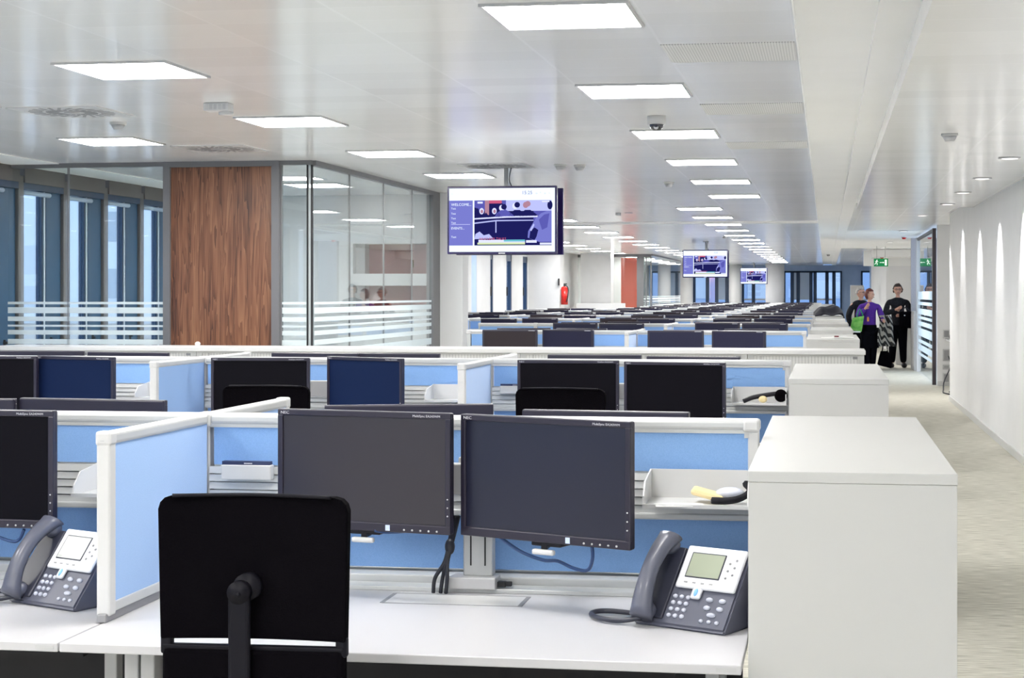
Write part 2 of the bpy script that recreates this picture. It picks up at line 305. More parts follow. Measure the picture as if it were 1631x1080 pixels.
# ---- left facade: bays of mullion fin, glass, opening blue panel
def facade_bay():
    P = .88
    r = empty('window_1'); r['kind'] = 'structure'
    f = MB(); f.box(-.06, .030, 0, .10, 0, 2.62, bev=.004); f.build('fin', M['fin'], r)
    s = MB(); s.box(-.10, .02, .09, P, 0, .35); s.box(-.10, .045, .09, P, 2.56, 2.708); s.build('window_sill', M['fin'], r)
    m = MB()
    for (a, b_) in ((.10, .115), (.50, .53), (.555, .575), (P - .02, P)): m.box(-.06, -.002, a, b_, .35, 2.56)
    m.box(-.06, .03, .09, P, .35, .39); m.box(-.06, .03, .09, P, 2.50, 2.56); m.build('window_frame', M['dblue'], r)
    m = MB(); m.box(-.05, .006, .53, .555, .37, 2.52); m.build('vent_strip', mat_bl, r)
    m = MB(); m.box(-.04, .004, .575, P - .02, .39, 2.50, bev=.003); h = m.build('vent_panel', M['bpanel'], r)
    g = MB(); g.box(-.03, -.024, .115, .50, .39, 2.50); g.build('pane', M['wglass'], r)
    g = MB(); g.cyl((.02, .36, 2.47), .022, .50, 'Y', 12); g.cyl((.02, .36, 2.53), .008, .5, 'Y', 8); g.build('blind_roll', M['blind'], r)
    g = MB(); g.box(.03, .05, .60, .615, 1.02, 1.14, bev=.003); g.box(.03, .065, .595, .62, 1.10, 1.125, bev=.003); g.build('handle', M['dark'], r)
    return r
mat_bl = mat('vent_edge', (.62, .70, .82), .4)
bay = facade_bay(); bay.location = (XF, 13.84, 0)
k = 1
y = 13.84 - .88 * 29
while y < 18.5:
    if abs(y - 13.84) > .01:
        k += 1; o = dup(bay); o.location = (XF, y, 0); o.name = 'window_%d' % k
    y += .88
B('wall_left', M['white'], None, XF - .2, XF, YN, 13.84 - .88 * 29, 0, CZ, kind='structure')
# further on the facade is white piers with narrow dark-framed openings
ops = [(33.0, 33.5), (34.9, 35.2), (36.7, 37.35), (38.75, 39.35), (41.5, 42.4), (43.5, 44.4)]
wl = MB(); y0_ = y
for a, b_ in ops: wl.box(XF - .2, XF, y0_, a, 0, CZ); wl.box(XF - .2, XF, a, b_, 2.45, CZ); wl.box(XF - .2, XF, a, b_, 0, .2); y0_ = b_
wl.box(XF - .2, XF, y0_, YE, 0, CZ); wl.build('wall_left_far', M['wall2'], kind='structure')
for i, (a, b_) in enumerate(ops):
    r = empty('window_%d' % (60 + i), (XF, a, .2)); r['kind'] = 'structure'; W = b_ - a
    if i == 0: B('vent_panel', M['bwall'], r, -.1, -.005, 0, W, 0, 2.25); continue
    f = MB(); f.box(-.08, .0, 0, .05, 0, 2.25); f.box(-.08, .0, W - .12, W, 0, 2.25); f.box(-.08, .0, 0, W, 2.10, 2.25); f.build('window_frame', M['dblue'], r)
    B('pane', M['wglass'], r, -.05, -.045, .05, W - .12, 0, 2.1); B('handle', M['dark'], r, 0, .03, .01, .03, 1.30, 1.50)

# ---- meeting room back wall with its two openings of red tinted glass
YB = 18.6
YW = YB + .4
w = MB()
w.box(XF, -5.51, YB, YW, 0, CZ); w.box(-5.51, -4.575, YB, YW, 0, 1.386); w.box(-5.51, -4.575, YB, YW, 1.644, 1.784); w.box(-5.51, -4.575, YB, YW, 2.137, CZ); w.box(-4.575, -4.40, YB, YW, 0, CZ)
w.build('wall_meeting', M['wall'], kind='structure')
nm_ = noise_mat('niche_red', (.22, .045, .045), (.26, .06, .055), nscale=3, rough=.6)
B('wall_niche_back', nm_, None, -5.40, -4.575, YB + .30, YB + .31, 1.386, 2.137, kind='structure'); B('wall_niche_side', M['lgrey'], None, -5.51, -5.40, YB + .12, YB + .31, 1.386, 2.137, kind='structure')
# white pillar at the end of the meeting room glass
B('wall_pillar', M['wall'], None, -4.40, -4.125, 18.3, 18.6, 0, CZ, bev=.01, kind='structure')
# white blocks further back
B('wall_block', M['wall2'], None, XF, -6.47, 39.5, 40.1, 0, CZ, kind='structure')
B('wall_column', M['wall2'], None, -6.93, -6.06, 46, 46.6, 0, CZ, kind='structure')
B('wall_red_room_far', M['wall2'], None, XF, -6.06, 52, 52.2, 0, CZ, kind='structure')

# ---- end wall with windows, round columns and blue daylight shade painted in
e = MB()
for a in ((XF, -5.9), (-2.35, -1.72), (.62, 1.38)): e.box(a[0], a[1], YE, YE + .2, 0, CZ)
for a in ((-5.9, -2.35), (-1.72, .62), (1.38, 2.9)): e.box(a[0], a[1], YE, YE + .2, 2.47, CZ); e.box(a[0], a[1], YE, YE + .2, 0, .5)
e.build('wall_end', M['bwall'], kind='structure')
wi = 200
def endwin(x0, x1, blind=False, rail=False):
    global wi
    wi += 1; r = empty('window_%d' % wi, (x0, YE, .5)); r['kind'] = 'structure'; W = x1 - x0
    f = MB(); f.box(0, .07, -.06, .08, 0, 1.97); f.box(W - .07, W, -.06, .08, 0, 1.97); f.box(0, W, -.06, .08, 1.9, 1.97); f.box(0, W, -.06, .08, 0, .06)
    f.build('window_frame', M['dblue'], r); B('pane', M['wglass'], r, .07, W - .07, .02, .03, .06, 1.9)
    if blind: B('roller_blind', M['blind'], r, .07, W - .07, -.04, -.03, .8, 1.9)
    if rail: B('rail', M['alu'], r, .07, W - .07, -.02, .0, .78, .84)
for a in ((-5.9, -5.39, True), (-5.39, -4.83), (-4.83, -4.45), (-4.45, -4.03, True), (-4.03, -3.4, True), (-3.4, -2.95, False, True), (-2.95, -2.35, False, True), (-1.72, -1.38), (-1.38, -1.14, True), (-1.14, -.62, True), (-.62, -.46), (-.46, .02, False, True), (.02, .30, False, True), (.30, .62), (1.38, 2.0, False, True), (2.0, 2.9)): endwin(*a)
for i, (x, yy, rr) in enumerate(((-5.66, 66.2, .30), (-3.62, 65.8, .26), (-1.97, 63.5, .36))):
    r = MB().cyl((0, 0, CZ / 2), rr, CZ, seg=32).build('round_column', M['wall'], loc=(x, yy, 0))
    tag(r, ['round white column at the far end, left of the middle television', 'round white column standing behind the smallest television', 'thick round white column right of the smallest television'][i], 'column', 'round columns at the far end')

# ---- ceiling lights
def make_light():
    r = empty('ceiling_light'); tag(r, 'x', 'ceiling light')
    f = MB()
    for a in ((-.302, .302, -.302, -.288), (-.302, .302, .288, .302), (-.302, -.288, -.288, .288), (.288, .302, -.288, .288)): f.box(a[0], a[1], a[2], a[3], -.012, 0)
    f.build('light_frame', M['lgrey'], r); B('diffuser', M['light'], r, -.288, .288, -.288, .288, -.007, -.001)
    return r
LP = make_light(); first = True; nl = 0
ordn = ['nearest', 'second', 'third', 'fourth', 'fifth', 'sixth', 'seventh', 'eighth', 'ninth', 'tenth', 'eleventh', 'twelfth', 'thirteenth', 'fourteenth', 'fifteenth', 'sixteenth', 'seventeenth', 'eighteenth', 'nineteenth', 'twentieth', 'twenty-first', 'twenty-second', 'twenty-third', 'twenty-fourth']
def lights(x, y0, step, n, phrase):
    global first
    for i in range(n):
        o = LP if first else dup(LP); first = False
        y = y0 + i * step
        place(o, (x + .3, y + .3, CZ), 0, 'square ceiling light, %s from camera in the %s' % (ordn[i], phrase), 'square ceiling lights')
lights(-1.375, 6.39, 2.537, 6, 'near right-hand line')
lights(-3.844, 7.70, 2.537, 4, 'middle line over the desks')
lights(-5.651, 11.405, 2.537, 3, 'short line by the meeting room')
lights(-2.0, 21.85, 2.57, 16, 'far right-hand line')
lights(-4.5, 19.9, 2.57, 18, 'far left-hand line')
lights(-6.3, 33.2, 2.57, 12, 'added far line beside the windows')  # extra line added to light the dark far glass room
lights(-1.375, -11.3, 2.537, 7, 'added line above and behind the camera'); lights(-3.844, -10.0, 2.537, 7, 'added left line behind the camera'); lights(-5.651, -8.9, 2.537, 8, 'added leftmost line over the desks');  # unseen lines added to brighten the ceiling by bounce

# ---- corridor downlights that wash the right wall; the farthest are added to brighten the end
def make_down():
    r = empty('downlight'); tag(r, 'x', 'downlight'); rm = MB(); rm.cyl((0, 0, -.004), .085, .008, seg=24); rm.build('trim_ring', M['lgrey'], r)
    MB().cyl((0, 0, -.009), .062, .004, seg=20).build('lens', M['spot'], r)
    return r
DP = make_down(); zc = CZ - .108
for i, yy in enumerate((8.4, 10.7, 12.95, 15.2, 17.3, 19.5, 21.9, 24.6, 30.5, 37.0, 41.5)):
    o = DP if i == 0 else dup(DP); z = zc if yy < 20.3 else CZ - .008 * (yy > 30)
    place(o, (1.40, yy, z), 0, 'round recessed downlight by the right wall, %s from camera' % ordn[i], 'corridor downlights')
    if True:
        L = bpy.data.lights.new('wash_and_fill_lamp', 'SPOT'); L.energy = 14 if yy < 24 else 110; L.spot_size = math.radians(52 if yy < 24 else 110); L.spot_blend = .35; L.shadow_soft_size = .02; L.color = (1, .98, .96)  # past the wall end, strong wide fill added to brighten the corridor
        lo = bpy.data.objects.new('lamp', L); COL.objects.link(lo); lo.parent = o; lo.location = (0, 0, -.03); lo.rotation_euler = (0, math.radians(-27 if yy < 24 else 0), 0)

# ---- perforated ceiling panels, diffusers, detectors, camera
for i, yy in enumerate((7.56, 9.97, 12.5)):
    o = B('perforated_panel', M['perf'], None, -.31, .31, -.29, .29, -.004, 0); o.location = (-.455, yy + .29, CZ)
    tag(o, 'perforated metal ceiling panel, %s from the camera along the plaster trough' % ordn[i], 'ceiling panel', 'perforated ceiling panels')
def make_diff():
    r = empty('air_diffuser'); tag(r, 'x', 'air diffuser'); B('plate', M['white'], r, -.3, .3, -.29, .29, -.006, 0)
    s = MB()
    for k in range(24):
        a = 2 * PI * k / 24
        for (r0, r1) in ((.08, .16), (.18, .265)):
            c, sn = math.cos(a), math.sin(a); c2, s2 = math.cos(a + .16), math.sin(a + .16); wd = .011
            p = [(r0 * c - wd * sn, r0 * sn + wd * c), (r0 * c + wd * sn, r0 * sn - wd * c), (r1 * c2 + wd * s2, r1 * s2 - wd * c2), (r1 * c2 - wd * s2, r1 * s2 + wd * c2)]
            s.poly([(u, v, -.0075) for u, v in p], th=.0018, axis=2)
    s.build('slots', M['grey'], r); MB().cyl((0, 0, -.008), .05, .006).build('hub', M['lgrey'], r)
    return r
DF = make_diff()
for i, (x, yy, lb) in enumerate(((-4.75, 9.80, 'square swirl air diffuser in the ceiling at far left'), (-4.78, 12.45, 'square swirl air diffuser above the wooden door'), (-2.95, 14.5, 'square swirl air diffuser above the large television'), (-5.6, 15.3, 'square swirl air diffuser seen inside the glass meeting room'))):
    place(DF if i == 0 else dup(DF), (x, yy, CZ), 0, lb, 'swirl air diffusers')
def detector(x, y, z, label, red=False, nm='smoke_detector'):
    r = empty(nm, (x, y, z)); tag(r, label, 'detector')
    MB().cyl((0, 0, -.008), .055, .016, seg=20).build('base', M['white'], r)
    m = MB(); m.cyl((0, 0, -.032), .030, .034, seg=20, r2=.048); m.build('dome', M['ext'] if red else M['lgrey'], r); return r
detector(-4.74, 10.46, CZ, 'round white smoke detector beside the far left air diffuser')
detector(-2.36, 14.45, CZ, 'small white detector right of the large television, left one of two')
detector(-2.20, 14.55, CZ, 'small white detector right of the large television, right one of two')
detector(.80, 10.96, zc, 'white round motion detector in the corridor ceiling')
detector(-1.62, 16.9, CZ, 'small white detector in the ceiling beyond the dome camera')
detector(1.55, 33.6, CZ - .008, 'red domed alarm sounder over the corridor, right one of two', True, 'alarm_sounder')
detector(1.44, 43.5, CZ - .2, 'red domed alarm sounder over the corridor, left one of two', True, 'alarm_sounder'); B('trim_6', M['plaster'], None, 1.2, 2.8, 43.2, 44.99, CZ - .2, CZ - .01, kind='structure')
r = empty('wifi_unit', (-3.66, 9.5, CZ)); tag(r, 'white boxed sensor unit with grey vents on the ceiling', 'sensor')
B('housing', M['white'], r, -.08, .08, -.05, .05, -.05, 0, bev=.008); v = MB()
for k in range(5): v.box(-.066 + k * .028, -.048 + k * .028, -.052, -.049, -.042, -.01)
v.build('vent', M['lgrey'], r); MB().cyl((.03, .05, -.055), .045, .02).build('sensor_disc', M['white'], r)
for (x, yy, z, lb) in ((-1.096, 10.6, CZ, 'white dome security camera with black bubble between the ceiling lights'), (.055, 50.0, CZ + .07, 'small black dome security camera far down the ceiling')):
    r = empty('dome_camera', (x, yy, z)); tag(r, lb, 'security camera')
    MB().cyl((0, 0, -.0275), .060, .055, seg=28).build('housing', M['white'], r); MB().ball((0, 0, -.052), .047, (1, 1, 1), 24, 14).build('dome', mat('dome_black', (.01, .01, .025), .05, spec=.8, coat=.5), r)
    MB().cyl((.0, -.030, -.075), .016, .02, 'Y', 14).build('lens', M['silver'], r)
for (x, yy, lb) in ((-2.95, 23.2, 'pair of small ceiling sensors beyond the large television'), (-2.05, 33.2, 'tiny ceiling sensor above the middle television')):
    r = MB().cyl((0, 0, -.02), .04, .04).box(.10, .2, -.05, .05, -.012, 0).build('ceiling_sensor', M['lgrey'], loc=(x, yy, CZ)); tag(r, lb, 'detector')

# ============================================================ GLASS MEETING ROOM
YG = 13.7
stripes = [(1.455, 1.477), (1.375, 1.428), (1.305, 1.345), (1.255, 1.272), (1.185, 1.225), (1.10, 1.145), (.98, 1.05)]
gw = empty('glass_partition', (-6.5, YG, 0)); tag(gw, 'clear glass partition with frosted stripes left of the wooden door', 'glass partition')
B('pane', M['glass'], gw, -.75, -.18, -.006, .006, .03, 2.67); B('pane', M['glass'], gw, -.165, .73, -.006, .006, .03, 2.67)
f = MB(); f.box(-.75, .73, -.03, .03, 2.67, CZ); f.box(-.75, .73, -.03, .03, 0, .03); f.box(-.18, -.177, -.008, .008, .03, 2.67); f.box(-.168, -.165, -.008, .008, .03, 2.67); f.build('track', M['frame'], gw)
for z0, z1 in stripes: B('frosted_stripe', M['frost'], gw, -.75, .73, -.008, -.0065, z0, z1)
d = empty('door_1', (-5.24, YG, 0)); d['kind'] = 'structure'
f = MB(); f.box(-.53, -.466, -.05, .05, 0, CZ); f.box(.461, .53, -.05, .05, 0, CZ); f.box(-.466, .461, -.05, .05, 2.66, CZ); f.build('door_frame', M['frame'], d)
B('door_leaf', M['wood'], d, -.466, .461, -.025, .025, .01, 2.66, bev=.002)
MB().cyl((.38, -.07, 1.02), .01, .14, 'X').cyl((.44, -.045, 1.02), .01, .05, 'Y').build('handle', M['alu'], d)
gp = empty('glass_partition', (-4.57, YG, 0)); tag(gp, 'narrow glass pane right of the wooden door, before the glass corner', 'glass partition')
B('pane', M['glass'], gp, -.14, .10, -.006, .006, .03, 2.67); f = MB(); f.box(-.14, .15, -.03, .03, 2.67, CZ); f.box(-.14, .15, -.03, .03, 0, .03); f.box(-.14, -.125, -.02, .02, .03, 2.67); f.build('track', M['frame'], gp)
f = MB(); f.box(.098, .112, -.014, .014, .03, 2.67); f.box(.136, .150, -.014, .014, .03, 2.67); f.build('corner_strip', M['dark'], gp)
B('corner_glass', M['frost2'], gp, .112, .136, -.006, .006, .03, 2.67)
for z0, z1 in stripes: B('frosted_stripe', M['frost'], gp, -.14, .10, -.008, -.0065, z0, z1)
gs = empty('glass_partition', (-4.42, YG, 0)); tag(gs, 'long glass side wall of the meeting room running away to the white pillar', 'glass partition')
js = [.02, 1.05, 1.16, 2.24, 2.34, 3.42, 4.25]
for a, b_ in ((.02, 1.10), (1.105, 2.29), (2.295, 3.42), (3.425, 4.28)): B('pane', M['glass'], gs, -.006, .006, a, b_, .03, 2.67)
f = MB(); f.box(-.03, .03, .0, 4.6, 2.665, CZ); f.box(-.03, .03, 0, 4.6, 0, .03); f.box(-.05, .03, 4.28, 4.6, .03, 2.665); f.build('track', M['frame'], gs)
f = MB()
for j in (1.10, 2.29, 3.42): f.box(-.008, .008, j, j + .005, .03, 2.665)
f.build('joint', M['grey'], gs)
for z0, z1 in stripes: B('frosted_stripe', M['frost'], gs, .0065, .008, .02, 4.28, z0, z1)
# table in the meeting room
r = empty('meeting_table', (-5.9, 16.2, 0)); tag(r, 'white meeting table inside the glass room', 'table'); B('top', M['white'], r, -.5, .5, -1.1, 1.1, .71, .74, bev=.005)
for a in (-.4, .4):
    for b_ in (-.95, .95): B('leg', M['lgrey'], r, a - .025, a + .025, b_ - .025, b_ + .025, 0, .71)

# ---- far glass rooms
g = empty('glass_partition', (-6.1, 47.6, 0)); tag(g, 'far glass front with dark header beside the red panel', 'glass partition')
B('pane', M['glass'], g, -1.15, 1.02, -.006, .006, .03, 2.64)
f = MB(); f.box(-1.15, 1.02, -.04, .04, 2.62, CZ); f.box(.60, .80, -.05, .3, 0, 2.64); f.box(1.0, 1.03, -.03, .03, 0, 2.64); f.box(.86, .89, -.02, .02, 0, 2.64); f.build('track', M['frame'], g)
for z0, z1 in stripes: B('frosted_stripe', M['frost'], g, .80, 1.0, -.01, -.008, z0, z1)
g = empty('glass_partition', (-5.06, 47.6, 0)); tag(g, 'far glass side wall running back behind the middle television', 'glass partition')
B('pane', M['glass'], g, -.006, .006, .03, 9.3, .03, 2.66); f = MB(); f.box(-.03, .03, .03, 9.4, 2.66, CZ); f.build('track', M['frame'], g)
for z0, z1 in stripes: B('frosted_stripe', M['frost'], g, .0065, .009, .03, 9.3, z0, z1)
tag(B('red_panel', M['red'], None, -6.07, -5.53, 48.4, 48.5, 0, 2.62), 'bright red wall panel beside the far glass partition', 'wall panel')
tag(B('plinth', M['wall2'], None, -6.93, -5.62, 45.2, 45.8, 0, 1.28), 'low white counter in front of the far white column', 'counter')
# fire extinguisher
r = empty('fire_extinguisher', (-6.37, 39.62, 1.26)); tag(r, 'red fire extinguisher hung on the white block by the windows', 'fire extinguisher')
m = MB(); m.cyl((0, 0, .22), .085, .40, seg=24); m.ball((0, 0, .42), .085, (1, 1, .6)); m.build('cylinder', M['ext'], r)
MB().cyl((0, 0, .49), .025, .05).box(-.02, .06, -.012, .012, .51, .54).build('valve', M['dark'], r); MB().tube([(0.02, -.02, .5), (.10, -.06, .42), (.09, -.07, .2), (.06, -.09, .08)], .014).build('hose', M['dark'], r)
B('bracket', M['grey'], r, -.1, -.07, -.03, .03, .1, .4)
tag(B('alarm_box', M['dark'], None, -6.5, -6.47, 39.42, 39.5, 1.75, 1.92), 'small dark call point on the white block above the extinguisher', 'call point')

# ---- corridor glass door wall
g = empty('glass_door', (1.81, 28.25, 0)); tag(g, 'dark-framed glass door with frosted stripes beside the corridor', 'glass door')
B('pane', glass('door_glass', (.80, .85, .86), .10), g, -.006, .006, .12, 4.75, .03, 2.6)
f = MB(); f.box(-.03, .03, 0, .14, 0, 2.66); f.box(-.02, .02, .14, 4.78, 2.6, 2.66); f.build('door_frame', mat('door_frame_dark', (.05, .035, .04), .4), g)
B('post', M['white'], g, -.04, .03, 4.78, 5.0, 0, 2.66)
zz = .35
k = 0
while zz < 1.45:
    h = (.05, .11, .06, .15, .08)[k % 5]; B('frosted_stripe', M['frost'], g, -.01, -.007, .14, 4.78, zz, zz + h); zz += h + (.05, .04, .07, .05)[k % 4]; k += 1
# alcove fittings
r = empty('wall_socket_strip', (2.0, 27.98, 0)); tag(r, 'column of white sockets and data panels on the alcove wall', 'socket panel')
for i, (z0, z1) in enumerate(((.80, .95), (.42, .62), (.28, .36), (.05, .22))):
    B('socket_panel', M['lgrey'] if i in (1, 2) else M['white'], r, -.07, .05, -.02, 0, z0, z1, bev=.003); B('socket', M['grey'], r, -.05, .03, -.024, -.02, z0 + .02, z1 - .02)
r = empty('wall_printer', (2.1, 27.2, .84)); tag(r, 'small grey device on a white shelf in the alcove', 'printer')
B('shelf', M['white'], r, -.12, .3, -.2, .8, -.08, -.05, bev=.004); B('body', M['lgrey'], r, -.08, .2, -.15, .15, -.05, .14, bev=.01); MB().tube([(-.11, -.16, .06), (-.12, -.18, -.02), (-.02, -.19, -.03)], .012).build('arm', M['dark'], r)
r = MB().tube([(2.02, 27.9, .5), (2.03, 27.6, .35), (1.9, 27.2, .12), (1.86, 26.8, .012), (1.80, 25.9, .012), (1.88, 25.5, .012), (2.05, 25.8, .012), (2.05, 26.2, .012), (1.9, 26.1, .012)], .011).build('power_cable', M['cable']); tag(r, 'black cable trailing down to a coil on the carpet', 'cable')
# storage along the wall beyond
r = empty('storage_cabinet', (1.735, 33.35, 0)); tag(r, 'low white cabinet at the end of the corridor glass', 'cabinet')
B('body', M['cab'], r, 0, .7, 0, 1.05, 0, 1.19, bev=.004); B('shutter', M['tamboury'], r, -.006, 0, .05, 1.0, .08, 1.14)
for i in range(3):
    r = empty('storage_cabinet', (1.50, 36.2 + i * 2.1, 0)); tag(r, 'low white shuttered cabinet behind the standing man, %s along' % ('first', 'second', 'third')[i], 'cabinet', 'corridor cabinets')
    B('body', M['cab'], r, 0, .45, 0, 2.05, 0, 1.10, bev=.004); B('shutter', M['tamboury'], r, -.006, 0, .05, 2.0, .08, 1.05)
r = empty('tall_cabinet', (.72, 50, 0)); tag(r, 'tall white cabinet standing in front of the blue-shaded far wall', 'cabinet'); B('body', M['cab'], r, 0, .40, 0, .5, 0, 1.80, bev=.005); B('door', M['white'], r, .01, .39, -.015, 0, .02, .75)
# exit sign
r = empty('exit_sign', (1.30, 40, 2.30)); tag(r, 'green exit sign with running man and arrow hanging over the corridor', 'exit sign')
B('panel', M['green'], r, -.17, .17, -.015, .015, -.095, .095, bev=.004); MB().cyl((-.1, 0, .095 + (CZ - 2.403) / 2), .006, CZ - 2.403).cyl((.1, 0, .095 + (CZ - 2.403) / 2), .006, CZ - 2.403).build('hanger', M['lgrey'], r)
m = MB(); y = -.0185
m.box(.09, .14, y, y + .003, -.07, .07); m.box(-.03, .05, y, y + .003, -.006, .006); m.poly([(.05, y, .022), (.05, y, -.022), (.078, y, 0)], th=.002); m.build('arrow_and_door', M['signw'], r)
m = MB(); m.cyl((-.095, y + .001, .055), .014, .004, 'Y', 12)
for p in (((-.10, .042), (-.115, .0)), ((-.10, .035), (-.07, .015)), ((-.10, .035), (-.135, .02)), ((-.115, .0), (-.085, -.025)), ((-.085, -.025), (-.095, -.06)), ((-.115, .0), (-.135, -.035)), ((-.135, -.035), (-.155, -.04))):
    m.tube([(p[0][0], y, p[0][1]), (p[1][0], y, p[1][1])], .008, sub=1)
m.build('running_figure', M['signw'], r)

# ============================================================ TELEVISIONS
E = {}
def em(key, col, s=1.0):
    if key not in E: E[key] = emis('screen_' + key, col, s * .70)
    return E[key]
def make_tv():
    r = empty('television'); tag(r, 'x', 'television')
    W, H = .50, .305
    m = MB(); m.box(-W, W, 0, .05, -H, H, bev=.006); m.build('housing', mat('tv_frame', (.015, .008, .07), .25), r)
    cols = [('white', (.80, .90, 1.0), 1.0), ('side', (.17, .18, .55), .95), ('navy', (.012, .012, .10), .9), ('mid', (.10, .10, .42), .9), ('pale', (.45, .48, .85), .95), ('skin', (.42, .22, .30), .9), ('line', (.65, .68, 1.0), 1.0), ('yellow', (.65, .75, .45), .9), ('teal', (.15, .5, .6), .9), ('redt', (.55, .1, .2), .9)]
    mats = [em(*c) for c in cols]; ix = {c[0]: i for i, c in enumerate(cols)}
    m = MB(); sw, sh = .482, .285
    def q(k, x0, x1, z0, z1, lay):   # fractions of the screen, origin top left
        m.mi = ix[k]; X = lambda u: -sw + 2 * sw * u; Z = lambda v: sh - 2 * sh * v; yy = -.001 - lay * .0004
        m.poly([(X(x0), yy, Z(z1)), (X(x1), yy, Z(z1)), (X(x1), yy, Z(z0)), (X(x0), yy, Z(z0))])
    def pg(k, pts, lay):
        m.mi = ix[k]; yy = -.001 - lay * .0004; m.poly([(-sw + 2 * sw * u, yy, sh - 2 * sh * v) for u, v in pts][::-1])
    def disc(k, u, v, ru, rv, lay): pg(k, [(u + ru * math.cos(a * PI / 6), v + rv * math.sin(a * PI / 6)) for a in range(12)], lay)
    q('white', 0, 1, 0, 1, 0); q('side', 0, .225, .19, .90, 1); q('navy', .24, .97, .19, .90, 1)
    q('pale', .54, .97, .19, .36, 2); q('mid', .24, .54, .19, .36, 2); q('skin', .34, .38, .19, .42, 3); q('redt', .38, .50, .19, .24, 3); q('line', .27, .32, .21, .24, 3)
    q('mid', .80, .97, .36, .80, 2); q('navy', .38, .51, .24, .42, 3)
    for u, v, k_ in ((.515, .30, 'navy'), (.64, .27, 'navy'), (.74, .255, 'skin')):
        disc('line' if k_ == 'navy' else 'skin', u - .014, v + .012, .026, .05, 4); disc(k_, u + .006, v - .006, .027, .045, 5)
        pg('mid' if u < .6 else 'navy', [(u - .08, .445), (u - .06, .39), (u - .02, .345), (u + .03, .345), (u + .07, .39), (u + .11, .445)], 5)
    pg('navy', [(.24, .30), (.28, .32), (.30, .45), (.24, .45)], 4)
    for u in (.30, .42): disc('line', u + .01, .36, .022, .05, 5); disc('skin', u + .012, .365, .013, .03, 6); pg('navy', [(u - .05, .46), (u - .02, .40), (u, .46)], 5); pg('navy', [(u + .02, .46), (u + .05, .38), (u + .09, .46)], 5)
    pg('line', [(.24, .47), (.55, .44), (.84, .435), (.84, .46), (.55, .465), (.24, .49)], 5); pg('pale', [(.24, .54), (.45, .50), (.80, .50), (.80, .515), (.45, .52), (.24, .56)], 5)
    q('pale', .44, .45, .51, .70, 5); pg('side', [(.82, .48), (.87, .40), (.93, .36), (.97, .36), (.97, .85), (.86, .85), (.80, .82), (.745, .78), (.75, .68)], 6); pg('mid', [(.85, .50), (.90, .42), (.95, .40), (.93, .62), (.88, .66)], 7); pg('navy', [(.76, .79), (.77, .68), (.81, .62), (.845, .66), (.83, .76), (.81, .82)], 8); pg('pale', [(.765, .66), (.80, .56), (.81, .58), (.78, .68)], 8)
    disc('navy', .955, .27, .025, .07, 7); pg('pale', [(.25, .72), (.29, .68), (.33, .74), (.38, .72), (.42, .79), (.24, .80)], 6)
    q('line', .28, .72, .81, .86, 7); q('yellow', .27, .72, .855, .885, 8); q('teal', .52, .72, .81, .84, 8); q('line', .73, .83, .82, .86, 8); q('line', .86, .97, .86, .89, 8); q('line', .02, .20, .565, .570, 3); q('line', .88, .95, .205, .225, 8)
    o = m.build('screen', mats, r)
    def tx(s_, u, v, size, key, nm): text(nm, s_, size, em(*[c for c in cols if c[0] == key][0]), o, (-sw + 2 * sw * u, -.007, sh - 2 * sh * v), extr=.0002)
    tx('WELCOME...', .02, .275, .034, 'white', 'welcome_text')
    for i, v in enumerate((.33, .41, .485, .555)): tx('Test', .02, v, .024, 'white', 'menu_text')
    tx('EVENTS...', .02, .645, .030, 'white', 'events_text'); tx('Test', .02, .78, .026, 'white', 'menu_text')
    tx('15:25', .69, .10, .044, 'mid', 'clock_text'); tx('NUCLEAR TALKS', .29, .815, .032, 'redt', 'headline_text')
    for i in range(4):
        tx(('o', '*', 'o', '~')[i], .82 + .04 * i, .10, .03, 'pale', 'weather_symbol')
    tx('~', .02, .10, .03, 'pale', 'header_symbol')
    B('badge', M['logo'], r, -.03, .03, -.002, 0, -.303, -.293)
    B('wall_bracket', M['dark'], r, -.15, .15, .05, .14, -.12, .12)
    return r
TV = make_tv()
tvs = [(-2.878, 14.36, 'large television hung from the ceiling near the white pillar'), (-2.645, 36.0, 'middle television hung from the ceiling further down the office'), (-2.68, 61.0, 'smallest television hung from the ceiling at the far end')]
for i, (x, yy, lb) in enumerate(tvs):
    place(TV if i == 0 else dup(TV), (x, yy, 2.21), 0, lb, 'hanging televisions')
    b2 = dup(TV); place(b2, (x, yy + .40, 2.21), PI, lb.replace('television', 'television facing away,', 1).replace('  ', ' '), 'hanging televisions facing away')
    r = empty('television_mount', (x, yy + .20, CZ)); tag(r, ['steel pole holding the large pair of televisions', 'steel pole holding the middle pair of televisions', 'steel pole holding the smallest pair of televisions'][i], 'television mount')
    MB().cyl((0, 0, -.25), .018, .5).build('pole', M['alu'], r); MB().cyl((0, 0, -.008), .06, .016).build('ceiling_plate', M['alu'], r); B('cross_plate', M['dark'], r, -.2, .2, -.06, .06, -.62, -.38)
    MB().tube([(.05, 0, 0), (.03, .0, -.12), (.06, 0, -.2)], .005).build('cable', M['cable'], r)

